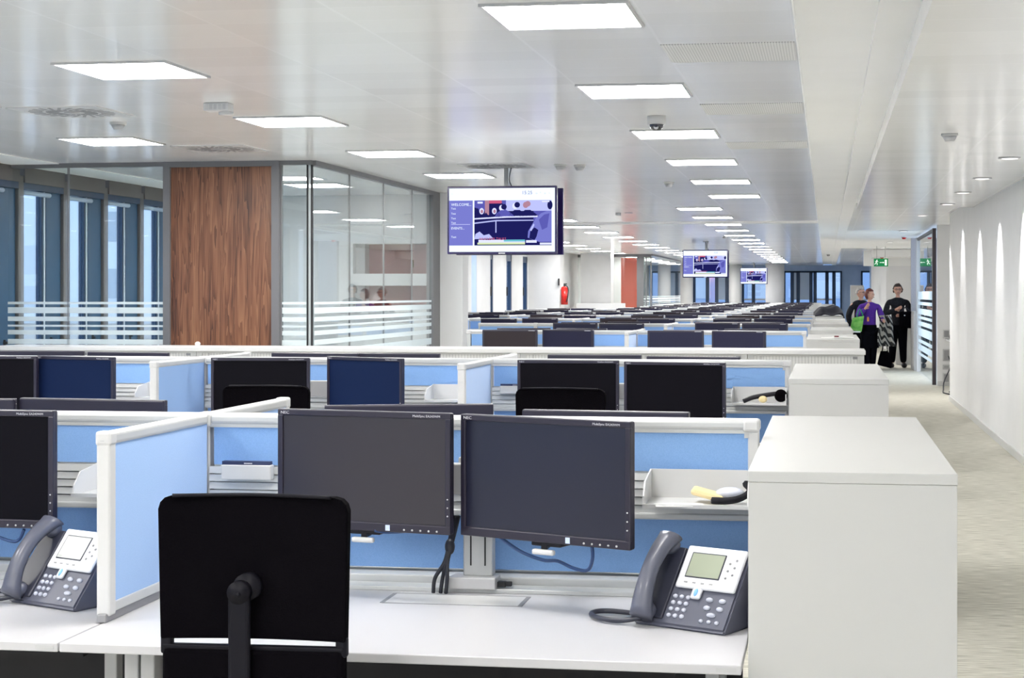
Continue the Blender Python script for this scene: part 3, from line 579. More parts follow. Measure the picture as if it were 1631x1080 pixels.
# ============================================================ DESKS
XRW = -.184; UW = 1.6
DZ = .73
def make_screen(full=True):
    """one 1.6 m partition screen; origin at its right end on the centre plane, both faces alike"""
    r = empty('desk_screen'); tag(r, 'x', 'desk screen')
    m = MB(); m.box(-UW + .018, -.018, -.032, .032, 1.172, 1.203, bev=.010, seg=3, smooth=False)
    m.box(-UW + .018, -.018, -.027, .027, 1.164, 1.174); m.build('top_rail', M['alu'], r)
    B('upper_panel', M['blue'], r, -UW + .03, -.03, -.022, .022, 1.056, 1.166); B('lower_panel', M['blue'], r, -UW + .03, -.03, -.022, .022, .772, .928)
    m = MB()
    m.box(-UW + .03, -.03, -.018, .018, .92, 1.06)
    if full:
        for s in (-1, 1):
            for k in range(5):
                z0 = 1.056 - .0225 * (k + 1) - .002
                m.poly([(-UW + .02, s * .02, z0), (-UW + .02, s * .034, z0), (-UW + .02, s * .030, z0 + .019), (-UW + .02, s * .020, z0 + .019)][::-s], th=UW - .04, axis=0)
            m.box(-UW + .02, -.02, min(s * .02, s * .046), max(s * .02, s * .046), .925, .942, bev=.004)
    m.build('tool_rail', M['alu'], r)
    m = MB()
    for s in (-1, 1):
        a, b_ = sorted((s * .015, s * .085)); m.box(-UW, 0, a, b_, .7305, .762, bev=.004)
    m.build('base_rail', M['alu'], r)
    m = MB(); m.box(-UW - .018, -UW + .018, -.024, .024, .745, 1.19, bev=.004); m.build('post', M['alu'], r)
    m = MB(); m.box(-UW - .024, -UW + .024, -.034, .034, 1.165, 1.206, bev=.008); m.build('post_cap', M['white'], r)
    return r
def add_end(r, x=-.0):
    m = MB(); m.box(-.030 + x, .0 + x, -.026, .026, .745, 1.19, bev=.004); m.box(-.045 + x, .003 + x, -.034, .034, 1.168, 1.203, bev=.008); m.build('end_post', M['white'], r)
    B('corner_cap', M['lgrey'], r, -.040 + x, -.026 + x, -.028, -.0255, 1.152, 1.168)
def make_wing():
    """side screen from the partition toward the near side; origin at the partition plane"""
    r = empty('wing_screen'); tag(r, 'x', 'wing screen'); L0, L1 = -.69, -.036
    m = MB(); m.box(-.019, .019, L0, L1, 1.172, 1.204, bev=.009, seg=3); m.build('top_rail', M['alu'], r)
    m = MB(); m.box(-.0185, .0185, L0, L0 + .036, .745, 1.20, bev=.005); m.box(-.021, .021, L0 - .003, L0 + .038, 1.17, 1.206, bev=.007); m.build('end_post', M['white'], r)
    B('fabric_panel', M['blue'], r, -.014, .014, L0 + .034, L1, .775, 1.174)
    m = MB(); m.box(-.017, .017, L0 + .03, L1, .752, .778, bev=.003); m.build('bottom_rail', M['alu'], r)
    m = MB(); m.box(-.012, .012, L0 - .012, L1 - .1, .7305, .752, bev=.003); m.build('clamp_foot', M['grey'], r)
    B('cap_mark', M['lgrey'], r, -.006, .004, L0 - .0045, L0 - .003, 1.182, 1.184)
    return r
def make_desk(simple=False):
    """origin: right end, on the partition plane; desk spreads toward -y"""
    r = empty('desk'); tag(r, 'x', 'desk'); y0, y1 = -.93, -.02
    m = MB(); m.box(-UW + .002, -.002, y0, y1, DZ - .022, DZ, bev=.0025); m.build('worktop', M['desk'], r)
    if not simple:
        B('rear_strip', M['alu'], r, -UW + .002, -.002, -.16, -.09, DZ, .742, bev=.002)
        m = MB(); a, b_, c, d_ = -.979 - .003, -.614 + .003, -.337, -.20
        for q in ((a, b_, c - .002, c + .002), (a, b_, d_ - .003, d_ + .003), (a - .006, a + .006, c, d_), (b_ - .006, b_ + .006, c, d_)): m.box(*q, DZ, DZ + .0012)
        m.build('flap_outline', M['grey'], r); B('cable_flap', M['white'], r, a + .006, b_ - .006, c + .002, d_ - .003, DZ, DZ + .0010)
        B('maker_plate', M['lgrey'], r, -.058, -.012, y0 - .0015, y0, DZ - .016, DZ - .006)
    for x, yy in ((-UW + .127, y0 + .14), (-UW + .168, y0 + .14), (-UW + .127, y1 - .12), (-.10, y1 - .12), (-.10, y0 + .52)): B('leg', M['lgrey'], r, x - .0175, x + .0175, yy - .02, yy + .02, 0, DZ - .022, bev=.003)
    m = MB(); m.box(-UW + .08, -.05, y0 + .42, y0 + .45, DZ - .07, DZ - .022); m.box(-UW + .08, -.05, y1 - .14, y1 - .11, DZ - .07, DZ - .022); m.build('beam', M['grey'], r)
    B('modesty_shade_panel', M['darkbrown'], r, -UW + .06, -.04, y1 - .10, y1 - .085, .22, DZ - .03)  # panel and tray near black, standing in for shade under the desk
    if not simple: B('cable_shade_tray', M['darkbrown'], r, -UW + .2, -.2, y1 - .36, y1 - .12, DZ - .16, DZ - .08)
    return r
MW, MH = .52, .322
def make_monitor(scr, simple=False):
    """origin: bottom centre of the panel, facing -y"""
    r = empty('monitor'); tag(r, 'x', 'monitor')
    if simple:
        m = MB(); m.box(-MW / 2, MW / 2, 0, .035, 0, MH, bev=.004, seg=1); m.box(-MW * .36, MW * .36, .035, .06, .04, MH - .05); m.mi = 1; m.poly([(-.242, -.001, .026), (.242, -.001, .026), (.242, -.001, MH - .016), (-.242, -.001, MH - .016)])
        m.mi = 2; m.box(.175, .235, -.0015, 0, MH - .011, MH - .007); m.mi = 0; m.box(-.04, .04, .055, .11, .10, .18)
        bpy.data.objects.remove(r); o = m.build('monitor', [M['bezel'], scr, M['logo']]); tag(o, 'x', 'monitor'); return o
    m = MB(); a = .019
    m.box(-MW / 2, MW / 2, .004, .022, 0, MH, bev=.005)
    for q in ((-MW / 2, MW / 2, MH - .017, MH), (-MW / 2, MW / 2, 0, .024), (-MW / 2, -MW / 2 + .016, .02, MH - .015), (MW / 2 - .016, MW / 2, .02, MH - .015)): m.box(q[0], q[1], -.005, .01, q[2], q[3], bev=.003)
    m.build('bezel', M['bezel'], r)
    m = MB(); m.box(-.215, .215, .018, .052, .035, MH - .04, bev=.014, seg=3); m.box(-.05, .05, .05, .085, .10, .20, bev=.004); m.build('rear_housing', M['black'], r)
    B('screen', scr, r, -MW / 2 + .015, MW / 2 - .015, .000, .006, .023, MH - .016)
    text('logo_text', 'NEC', .0105, M['logo'], r, (-.250, -.0056, MH - .0125), sx=1.3); text('model_text', 'MultiSync EA243WM', .0085, M['logo'], r, (.150, -.0056, MH - .0122), sx=1.1)
    B('sticker', M['sticker'], r, .070, .083, -.0062, -.005, .004, .019)
    m = MB()
    for k in range(5): m.cyl((.125 + k * .024, -.0055, .008), .0028, .002, 'Y', 8)
    for k in range(3): m.cyl((MW / 2 - .008, -.0055, .05 + k * .022), .0022, .002, 'Y', 8)
    m.build('buttons', M['lgrey'], r)
    m = MB(); m.box(-.045, .045, .01, .07, -.012, .004, bev=.003); m.build('lower_bracket', M['black'], r)
    return r
def make_stand(simple=False):
    """origin on the desk below the column, facing -y"""
    r = empty('monitor_stand'); tag(r, 'x', 'monitor stand')
    if not simple: B('base_plate', M['lgrey'], r, -.075, .055, -.045, .03, 0, .032, bev=.003)
    m = MB(); m.box(-.042, .040, -.01, .035, 0 if simple else .03, .40, bev=.004); m.build('column', M['alu'], r)
    if not simple:
        m = MB(); m.box(-.022, -.018, -.012, -.009, .06, .38); m.box(.018, .022, -.012, -.009, .06, .38); m.build('slots', M['dark'], r)
        m = MB(); m.box(.056, .078, -.02, .0, .004, .018); m.box(.078, .095, -.018, -.004, .006, .018, bev=.002); m.build('clamp_knob', M['dark'], r)
    m = MB()
    hw = .37 if simple else .30; m.box(-hw, hw, -.062, -.03, .26, .345, bev=.004); m.box(-.05, .05, -.035, .0, .28, .36, bev=.004); m.build('crossbar', M['lgrey'], r)
    return r
def handle(x, yy, z, rz, par):
    o = MB().box(-.033, .033, -.008, .008, -.008, .006, bev=.005, seg=3).build('handle', M['white'], par); o.location = (x, yy, z); o.rotation_euler = (0, 0, rz); return o

SCR, SCRE = make_screen(), make_screen(); add_end(SCRE)
DESK, DESKS = make_desk(), make_desk(True)
WING = make_wing()
MON = [make_monitor(M['scr']), make_monitor(M['scr5']), make_monitor(M['scr3']), make_monitor(M['scr4'])]
MONS = [make_monitor(M['scr6'], True), make_monitor(M['scr7'], True), make_monitor(M['scr7'], True)]
STAND, STANDS = make_stand(), make_stand(True)
used = set()
def inst(p, loc, rz, label, group):
    if p.name in used: p = dup(p)
    else: used.add(p.name)
    return place(p, loc, rz, label, group)
rowname = ['nearest desk row', 'second desk row'] + ['%s row past credenza' % s for s in ('first', 'second', 'third', 'fourth', 'fifth', 'sixth', 'seventh', 'eighth', 'ninth', 'tenth', 'eleventh', 'twelfth', 'thirteenth', 'fourteenth')]
uname = ['aisle end', 'second place from aisle', 'third place from aisle', 'fourth place from aisle']
rows = [(4.54, 2), (8.57, 3), (15.3, 2), (18.9, 2)] + [(15.3 + 3.6 * i, 4) for i in range(2, 7)] + [(15.3 + 3.6 * 7, 3), (15.3 + 3.6 * 8, 3)] + [(15.3 + 3.6 * i, 3) for i in range(9, 14)]
# measured poses of the monitors that face the camera: (x, y, bottom z, turn)
NEARM = {(0, 0): [(-1.235, 4.262, .912, -.20), (-.722, 4.150, .908, -.40)], (0, 1): [(-2.83, 4.2, .912, .1), (-2.335, 4.19, .910, -.06)],
         (1, 0): [(-1.30, 8.20, .89, .05), (-.755, 8.17, .885, -.12)], (1, 1): [(-2.93, 8.2, .893, .12), (-2.37, 8.2, .898, -.46)], (1, 2): [(-4.44, 8.2, .894, .04), (-3.955, 8.19, .894, -.27)],
         (2, 0): [(-1.375, 15.0, .887, .03), (-.80, 15.0, .885, -.3)], (2, 1): [(-2.93, 15.0, .89, .05), (-2.385, 15.0, .893, -.28)]}
FARM = {(0, 0): [(-1.28, 4.93, .885, .30), (-.665, 4.93, .872, -.10)], (0, 1): [(-2.84, 4.90, .89, .15), (-2.315, 4.93, .892, -.12)],
        (1, 0): [(-1.27, 8.95, .89, .1), (-.72, 8.93, .884, -.12)], (1, 1): [(-2.87, 8.95, .892, -.05), (-2.40, 8.96, .892, -.1)], (1, 2): [(-4.53, 8.95, .895, .1), (-3.98, 8.93, .890, -.12)]}
for ri, (Y, n) in enumerate(rows):
    for u in range(n):
        xr = XRW - u * UW; who = '%s, %s' % (uname[u], rowname[ri]); full = ri < 2
        inst(SCRE if u == 0 else SCR, (xr, Y, 0), 0, 'blue desk screen with white rails, %s' % who, 'desk screens')
        if u < n - 1 or (ri < 1):
            for s, nm in ((0, 'near'), (PI, 'far')):
                inst(WING, (xr - UW, Y, 0), s, 'blue wing screen, %s side, left of %s' % (nm, who), 'wing screens')
        for s, nm in ((0, 'near'), (1, 'far')):
            dx = xr if s == 0 else xr - UW
            inst(DESK if full else DESKS, (dx, Y, 0), PI * s, 'white desk, %s side, %s' % (nm, who), 'desks')
            yc = Y - .132 if s == 0 else Y + .132
            st = inst(STAND if full else STANDS, (xr - UW / 2 + (.036 if full else 0), yc, DZ + .012 * full), PI * s, 'white monitor stand, %s side, %s' % (nm, who), 'monitor stands')
            pose = (NEARM if s == 0 else FARM).get((ri, u))
            if pose is None:
                sg = -1 if s == 0 else 1; off = random.uniform(-.04, .04)
                pose = [(xr - 1.08 + off + random.uniform(-.02, .02), Y + sg * .30, .888 + random.uniform(-.008, .008), random.uniform(-.2, .25)),
                        (xr - .53 + off + random.uniform(-.02, .02), Y + sg * .30, .888 + random.uniform(-.008, .008), random.uniform(-.3, .15))]
            for j, (mx, my, mz, mr) in enumerate(pose):
                if full: P = MON[(2, 0)[j]] if ri == 0 and u == 0 else MON[3 if (j == 0 or u == 0) else 1] if not (ri == 0 and u == 1) else MON[3 if j else 1]
                else: P = MONS[(j + (random.random() < .25)) % 3]
                lab = 'black monitor, %s of its pair, %s side, %s' % (('left', 'right')[j], nm, who)
                if ri == 0 and u == 0 and s == 0: lab = ('large dark monitor directly behind the near office chair', 'large dark monitor turned toward the aisle, beside the grey phone')[j]
                o = inst(P, (mx, my, mz), mr + PI * s, lab, 'desk monitors')
                if full:
                    hx = mx - st.location.x; hy = my - st.location.y
                    if s: hx, hy = -hx, -hy
                    handle(hx, hy, mz - .024 - DZ - .012, mr, st); MB().box(hx - .02, hx + .02, hy + .03, -.035, .27, .31).build('arm', M['lgrey'], st); MB().box(-.008, .008, 0, .06, 0, .03).build('handle_stem', M['black'], st, loc=(hx, hy + .01, mz - .032 - DZ))

o = dup(SCR); place(o, (XRW - 2 * UW, 18.9, 0), 0, 'short blue desk screen ending beside the white pillar', 'desk screens'); o.scale.x = .42
# cables at the near stand
r = empty('cable_bundle', (-1.0, 4.35, DZ)); tag(r, 'black cables hanging beside the near monitor column', 'cable')
for k, (a, b_) in enumerate(((-.055, 0), (-.035, .005), (-.02, -.006))):
    MB().tube([(-.01 + k * .006, .03, .21), (-.018 + k * .004, .0, .14), (-.028 + k * .004, -.01, .09), (a + .0, -.01 + b_, .045), (a - .006, -.005, .004)], .0055).build('cable', M['cable'], r)
MB().ball((-.016, 0, .13), .014, (1, 1, 1.6)).build('cable_tie', M['cable'], r)
r = MB().tube([(-.86, 4.22, .915), (-.80, 4.23, .872), (-.74, 4.24, .848), (-.70, 4.24, .846), (-.655, 4.22, .832), (-.612, 4.18, .834), (-.593, 4.14, .87), (-.592, 4.125, .905)], .0048).build('video_cable', M['cableb']); tag(r, 'thin dark blue cable looping under the right near monitor', 'cable')
r = MB().tube([(-1.20, 4.25, .914), (-1.17, 4.26, .908), (-1.13, 4.27, .909), (-1.08, 4.26, .916)], .0035).build('video_cable', M['cableb']); tag(r, 'short dark cable under the left near monitor', 'cable')
r = MB().tube([(-2.30, 4.2, .90), (-2.22, 4.2, .872), (-2.19, 4.2, .875), (-2.17, 4.19, .905)], .0045).build('video_cable', M['cableb']); tag(r, 'thin dark cable under the monitor at the left edge', 'cable')

# ---- white trays and card holders hooked on the tool rails
def make_tray():
    r = empty('document_tray'); tag(r, 'x', 'document tray')
    m = MB(); w = .14
    m.box(-w, w, -.20, -.0, 0, .004); m.box(-w, w, -.004, 0, 0, .082)
    for s in (-1, 1):
        x = s * w; m.poly([(x, 0, 0), (x, 0, .082), (x, -.15, .065), (x, -.19, .03), (x, -.20, 0)][::s], th=-s * .004, axis=0)
    m.box(-w, w, -.205, -.198, 0, .010); m.build('tray', M['white'], r); B('hook', M['white'], r, -.10, .10, 0, .012, .05, .07); return r
def make_holder():
    r = empty('card_holder'); tag(r, 'x', 'card holder'); m = MB(); m.box(-.074, .074, -.03, 0, 0, .042, bev=.003); m.build('pocket', M['white'], r)
    B('label_strip', mat('navy_strip', (.02, .03, .09), .5), r, -.072, .07, -.026, -.004, .042, .052); MB().box(-.006, .018, -.0275, -.026, .045, .048).build('print', M['logo'], r); B('hook', M['white'], r, -.05, .05, 0, .012, .01, .03); return r
TRAY, HOLD = make_tray(), make_holder()
for ri, u in ((0, 0), (0, 1), (1, 0), (1, 1), (1, 2)):
    Y = rows[ri][0]; xr = XRW - u * UW; who = '%s, %s' % (uname[u], rowname[ri])
    inst(TRAY, (xr - .158, Y - .048, .984), 0, 'white document tray hooked on the screen, %s' % who, 'document trays')
    inst(HOLD, (xr - UW + .146, Y - .048, 1.019), 0, 'white card holder with dark top strip, %s' % who, 'card holders')
# things in the trays
r = empty('plastic_packet', (-.30, 4.40, .99)); tag(r, 'pale yellow and clear plastic packet lying in the near tray', 'packet')
m = MB(); m.box(-.06, .03, -.05, .03, .012, .030, bev=.008, seg=2, rot=Matrix.Rotation(.25, 3, 'Y')); m.build('yellow_wrap', M['yellow'], r)
m = MB(); m.ball((.045, -.02, .026), .030, (1.3, .9, .55), 12, 8); m.build('clear_end', M['plas'], r)
m = MB(); m.tube([(.0, -.06, .010), (.045, -.075, .012), (.08, -.06, .02), (.10, -.03, .035), (.085, -.0, .05)], .010, seg=6, sub=4); m.build('dark_strap', M['jacket'], r)
B('paper_sheet', M['paper'], r, -.15, -.02, -.12, -.06, -.001, .0015, rot=Matrix.Rotation(.2, 3, 'Z'))
r = empty('headset', (-.31, 8.42, .99)); tag(r, 'black headset lying in the tray of the second desk row', 'headset')
m = MB(); m.tube([(-.11, -.06, .010), (-.06, -.05, .03), (.02, -.05, .045), (.08, -.04, .05), (.10, -.02, .03)], .012, sub=4); m.build('headband', M['black'], r); MB().ball((.08, -.05, .04), .033, (1, .6, 1)).build('ear_pad', M['black2'], r); MB().ball((-.01, -.07, .022), .022, (1, .6, .8)).build('cream_pad', M['yellow'], r)

# ---- desk phones
def make_phone(lcd):
    """origin: desk, front left corner of the body; local x to the right, y away from the user"""
    r = empty('desk_phone'); tag(r, 'x', 'desk phone')
    W, D, Hh = .262, .125, .178
    b = bmesh.new(); prof = [(0, .0), (-.004, .010), (.004, .020), (D, Hh), (D + .022, Hh - .008), (D + .050, .02), (D + .04, 0)]
    n = len(prof); A = [b.verts.new((0, p[0], p[1])) for p in prof]; C_ = [b.verts.new((W, p[0], p[1])) for p in prof]
    b.faces.new(A[::-1]); b.faces.new(C_)
    for i in range(n): b.faces.new([A[i], A[(i + 1) % n], C_[(i + 1) % n], C_[i]])
    bmesh.ops.recalc_face_normals(b, faces=b.faces); bmesh.ops.bevel(b, geom=b.edges[:], offset=.005, segments=2, affect='EDGES')
    m = MB(); m.merge(b); body = m.build('body', M['phone'], r)
    # face frame: origin at front lower edge, u right, v up the slope, w outwards
    th = math.atan2(Hh - .02, D - .004); SL = math.hypot(D - .004, Hh - .02)
    fr = Matrix.Translation((0, .004, .020)) @ Matrix.Rotation(th, 4, 'X')
    def on(o): o.matrix_local = fr; return o
    m = MB(); m.box(.088, .258, SL * .44, SL + .006, .0, .011, bev=.006, seg=3); m.box(.140, .168, SL * .31, SL * .48, .0, .0095, bev=.006, seg=3); on(m.build('silver_face', M['silver'], r))
    sc = on(MB().box(.108, .206, SL * .58, SL * .93, .0105, .0122, bev=.0015).build('display_rim', M['phone2'], r)); on(MB().box(.111, .203, SL * .595, SL * .915, .012, .0130).build('display', lcd, r))
    text('display_text', 'Cisco', .007, M['grey'], r, fr @ Vector((.114, SL * .61, .0135)), rot=(th, 0, 0), extr=.0001)
    m = MB()
    for c in range(3):
        for q in range(4): m.ball((.096 + c * .0185, SL * (.065 + q * .088), .001), .0068, (1, .85, .7), 10, 6)
    on(m.build('keypad', M['key'], r))
    m = MB()
    for dx, dy in ((-.018, .010), (.018, .010), (-.018, -.012), (.018, -.012)): m.ball((.212 + dx, SL * .28 + dy, .001), .010, (1, .65, .6), 10, 6)
    m.ball((.212, SL * .13, .001), .013, (1, .5, .5), 10, 6)
    for dx in (-.022, 0, .022): m.ball((.212 + dx, SL * .04, .001), .0065, (1, .8, .6), 8, 6)
    on(m.build('function_keys', M['key'], r)); on(MB().ball((.154, SL * .39, .009), .006, (1, 1.9, .6), 10, 6).build('message_key', M['keyblue'], r))
    m = MB()
    for k in range(6): m.cyl((.222 + (k % 2) * .016, SL * (.62 + .05 * k), .0115), .0032, .002, seg=8)
    for k in range(4): m.box(.112 + k * .024, .121 + k * .024, SL * .505, SL * .52, .0105, .0125)
    on(m.build('soft_keys', M['grey'], r))
    # cradle and handset
    on(MB().box(.0, .082, .0, SL * 1.0, -.004, .006, bev=.004).build('cradle', M['phone2'], r))
    m = MB(); b = bmesh.new(); N = 15; rings = []
    for i in range(N):
        t = i / (N - 1); v = -.012 + t * (SL + .030); arch = .020 + .034 * math.sin(PI * min(max((t - .04) / .92, 0), 1)) ** .7
        hw = .031 - .008 * math.sin(PI * t); thk = .016 + .010 * (abs(2 * t - 1) ** 3)
        rings.append([b.verts.new((.036 + hw * math.cos(a) * (abs(math.cos(a)) ** -.25 if abs(math.cos(a)) > .01 else 1), v, arch + thk * math.sin(a) + .004)) for a in [2 * PI * k / 14 for k in range(14)]])
    for i in range(N - 1):
        for k in range(14): b.faces.new([rings[i][k], rings[i][(k + 1) % 14], rings[i + 1][(k + 1) % 14], rings[i + 1][k]])
    b.faces.new(rings[0][::-1]); b.faces.new(rings[-1]); bmesh.ops.recalc_face_normals(b, faces=b.faces); m.merge(b, True)
    m.ball((.036, .012, .012), .027, (1, .9, .8)); m.ball((.036, SL - .002, .012), .027, (1, .9, .8)); hs = on(m.build('handset', M['phone'], r)); hs['label'] = 'curved dark grey handset'
    m = MB(); pts = []
    base = [(.03, -.006, .02), (-.02, -.03, .010), (-.075, -.035, .010), (-.125, -.005, .010), (-.135, .035, .010), (-.10, .060, .010), (-.03, .066, .010), (.02, .05, .012)]
    m.tube(base, .0065, seg=8, sub=8); m.build('coiled_cord', M['phone2'], r)
    m = MB(); m.box(W - .03, W + .016, D - .02, D + .05, 0, .055, bev=.008); m.build('side_foot', M['phone2'], r)
    return r
p = make_phone(M['lcd']); place(p, (-.474, 4.030, DZ), -.47, 'grey desk phone with green display beside the big white cabinet', 'desk phones')
p = make_phone(M['lcd2']); place(p, (-2.150, 4.068, DZ), -.43, 'grey desk phone with pale display left of the near wing screen', 'desk phones')

# ---- office chairs
def make_chair():
    """origin on the floor; the back faces -y (towards the camera)"""
    r = empty('office_chair'); tag(r, 'x', 'office chair')
    b = bmesh.new(); nx, nz = 14, 12; grid = []
    W, z0, z1 = .200, .842, 1.136
    def outline(z):   # half width at height: straight with rounded top corners, slightly narrower below
        rr = .03; h = z1 - z
        w = W if h >= rr else W - rr + math.sqrt(max(rr * rr - (rr - h) ** 2, 0))
        return w - .006 * (1 - (z - z0) / (z1 - z0))
    for s in (0, 1):
        g = []
        for j in range(nz + 1):
            t = j / nz; z = z0 + (z1 - z0) * (1 - (1 - t) ** 1.7); row = []
            for i in range(nx + 1):
                x = -1 + 2 * i / nx; ww = outline(z) * x; yy = .018 * (x * x) * -1 + .02 * math.sin(PI * t) * 0
                row.append(b.verts.new((ww, .02 - .02 * x * x + (0 if s == 0 else .032), z)))
            g.append(row)
        grid.append(g)
    for s in (0, 1):
        for j in range(nz):
            for i in range(nx):
                q = [grid[s][j][i], grid[s][j][i + 1], grid[s][j + 1][i + 1], grid[s][j + 1][i]]; b.faces.new(q if s == 0 else q[::-1])
    edge = [(0, i) for i in range(nx + 1)] + [(j, nx) for j in range(1, nz + 1)] + [(nz, i) for i in range(nx - 1, -1, -1)] + [(j, 0) for j in range(nz - 1, 0, -1)]
    for a, c in zip(edge, edge[1:] + edge[:1]): b.faces.new([grid[0][a[0]][a[1]], grid[1][a[0]][a[1]], grid[1][c[0]][c[1]], grid[0][c[0]][c[1]]])
    bmesh.ops.recalc_face_normals(b, faces=b.faces)
    m = MB(); m.merge(b, False); bk = m.build('backrest', M['black2'], r)
    bv = bk.modifiers.new('b', 'BEVEL'); bv.width = .008; bv.segments = 3; bv.limit_method = 'ANGLE'; bv.angle_limit = .9
    m = MB(); m.tube([(-.166, -.004, z1 + .001), (0, .018, z1 + .002), (.166, -.004, z1 + .001)], .004, seg=6); m.build('edge_piping', M['chairp'], r)
    m = MB(); m.box(-.193, .193, .0, .035, .62, .829, bev=.015, seg=3); m.build('lower_back', M['black2'], r)
    m = MB(); m.box(-.196, -.172, .004, .028, .81, .852, bev=.006); m.box(.172, .196, .004, .028, .81, .852, bev=.006); m.box(-.19, .19, .002, .02, .822, .832, bev=.003); m.build('side_links', M['chairp'], r)
    m = MB(); m.box(-.042, .004, -.030, -.012, .47, .950, bev=.008, seg=3); m.cyl((-.019, -.021, .945), .0235, .02, 'Y', 20); m.build('spine', M['chairp'], r)
    m = MB(); m.cyl((-.010, .008, .952), .028, .030, 'Y', 28); m.cyl((-.019, -.033, .942), .005, .004, 'Y', 12); m.build('pivot', M['chairp'], r)
    m = MB(); m.box(-.225, .225, .03, .48, .42, .49, bev=.03, seg=3); m.build('seat', M['black2'], r)
    m = MB(); m.cyl((0, .25, .28), .028, .30); m.cyl((0, .25, .13), .045, .10); m.build('gas_column', M['chairp'], r)
    for k in range(5):
        a = 2 * PI * k / 5 + .3; c = Vector((0, .25, .10)); e_ = c + Vector((.27 * math.cos(a), .27 * math.sin(a), -.03))
        l = MB().tube([c, e_], .018, sub=1, radii=(.024, .015)).build('base_leg', M['chairp'], r); MB().cyl((e_.x, e_.y, .035), .03, .04, 'X', 16).cyl((e_.x, e_.y, .055), .012, .03).build('castor', M['black'], l)
    for s in (-1, 1):
        m = MB(); m.tube([(s * .2, .25, .43), (s * .27, .25, .45), (s * .28, .24, .62)], .014); m.box(s * .28 - .03, s * .28 + .03, .13, .36, .62, .645, bev=.012); m.build('armrest', M['chairp'], r)
    return r
CHAIR = make_chair()
inst(CHAIR, (-1.158, 3.19, 0), .035, 'black office chair in the foreground, seen from behind', 'office chairs')
inst(CHAIR, (-2.478, 7.0, 0), .03, 'black office chair at the second place from aisle, second desk row', 'office chairs')
inst(CHAIR, (-1.145, 7.0, 0), -.03, 'black office chair at the aisle end of the second desk row', 'office chairs')

# ---- white end cabinets along the aisle
def make_cab():
    r = empty('storage_cabinet'); tag(r, 'x', 'cabinet')
    m = MB(); m.box(-.2305, .2305, -.845, .845, .03, 1.1245, bev=.001); m.build('body', M['cab'], r); m = MB(); m.box(-.2315, .2315, -.846, .846, 1.125, 1.15, bev=.002); m.build('top', M['cab'], r)
    B('plinth', M['grey'], r, -.21, .21, -.82, .82, 0, .03); return r
CAB = make_cab()
for ri, (Y, n) in enumerate(rows):
    inst(CAB, (.056, Y, 0), 0, 'white storage cabinet along the aisle, beside the %s' % rowname[ri], 'aisle cabinets')
r = empty('papers', (.07, 14.9, 1.15)); tag(r, 'loose white papers with a small red item on a cabinet top', 'papers')
B('sheet', M['paper'], r, -.12, .10, -.10, .10, .0, .004, rot=Matrix.Rotation(.1, 3, 'Z')); B('sheet', M['paper'], r, -.02, .17, -.12, .05, .004, .008); B('red_item', M['maroon'], r, -.0, .04, -.03, .0, .008, .02)
# coat on the cabinets
b = bmesh.new(); bmesh.ops.create_grid(b, x_segments=26, y_segments=26, size=.5)
for v in b.verts:
    x, yy = v.co.x, v.co.y; e_ = max(0, x - .36) ; h = .15 * math.exp(-((x + .04) / .40) ** 4 - (yy / .40) ** 4) + .02 + .018 * math.sin(11 * x + 5 * yy) + .014 * math.sin(19 * yy - 7 * x)
    v.co = Vector((x * .60 + .03 - max(0, x - .40) * .35, yy * 1.0, max(h, .006) - max(0, x - .36) * 1.3 if x > .36 else max(h, .006)))
m = MB(); m.merge(b, True); r = m.build('coat', noise_mat('coat_navy', (.006, .006, .012), (.015, .013, .024), nscale=12, rough=.8), loc=(.04, 29.5, 1.152)); r.modifiers.new('s', 'SOLIDIFY').thickness = .012; tag(r, 'dark coat heaped over the row of aisle cabinets', 'coat')

# ---- the long shuttered credenza
def make_tamb():
    r = empty('shutter_cupboard'); tag(r, 'x', 'cupboard'); W = .86
    m = MB(); m.box(.002, .045, 0, .45, 0, 1.098); m.box(W - .045, W - .002, 0, .45, 0, 1.098); m.box(.045, W - .045, .02, .45, 0, .08); m.box(.045, W - .045, .43, .45, .08, 1.098); m.box(.045, W - .045, .0, .45, 1.085, 1.098); m.build('body', M['cab'], r)
    B('shutter', M['tambour'], r, .045, W - .045, .012, .02, .08, 1.085); B('handle', M['grey'], r, W - .085, W - .05, .004, .012, 1.065, 1.083); B('gap', M['grey'], r, .10, .104, .009, .012, .08, 1.085); return r
TB = make_tamb(); XS = [.277 - .86 * k for k in range(1, 9)]
for i, x in enumerate(XS): inst(TB, (x, 12.2, 0), 0, 'white shuttered cupboard in the long credenza, %s from the aisle' % ('end one', 'second', 'third', 'fourth', 'fifth', 'sixth', 'seventh', 'eighth')[i], 'credenza cupboards')
tag(B('credenza_top', M['white'], None, XS[-1] - .01, .285, 12.18, 12.67, 1.099, 1.13, bev=.003), 'long white top running over the shuttered cupboards', 'worktop')
r = MB().ball((0, 0, 0), .022, (1, 1, .8)).build('paper_ball', M['paper'], loc=(-4.99, 12.5, 1.147)); tag(r, 'small round white object on the credenza below the wooden door', 'paper ball')

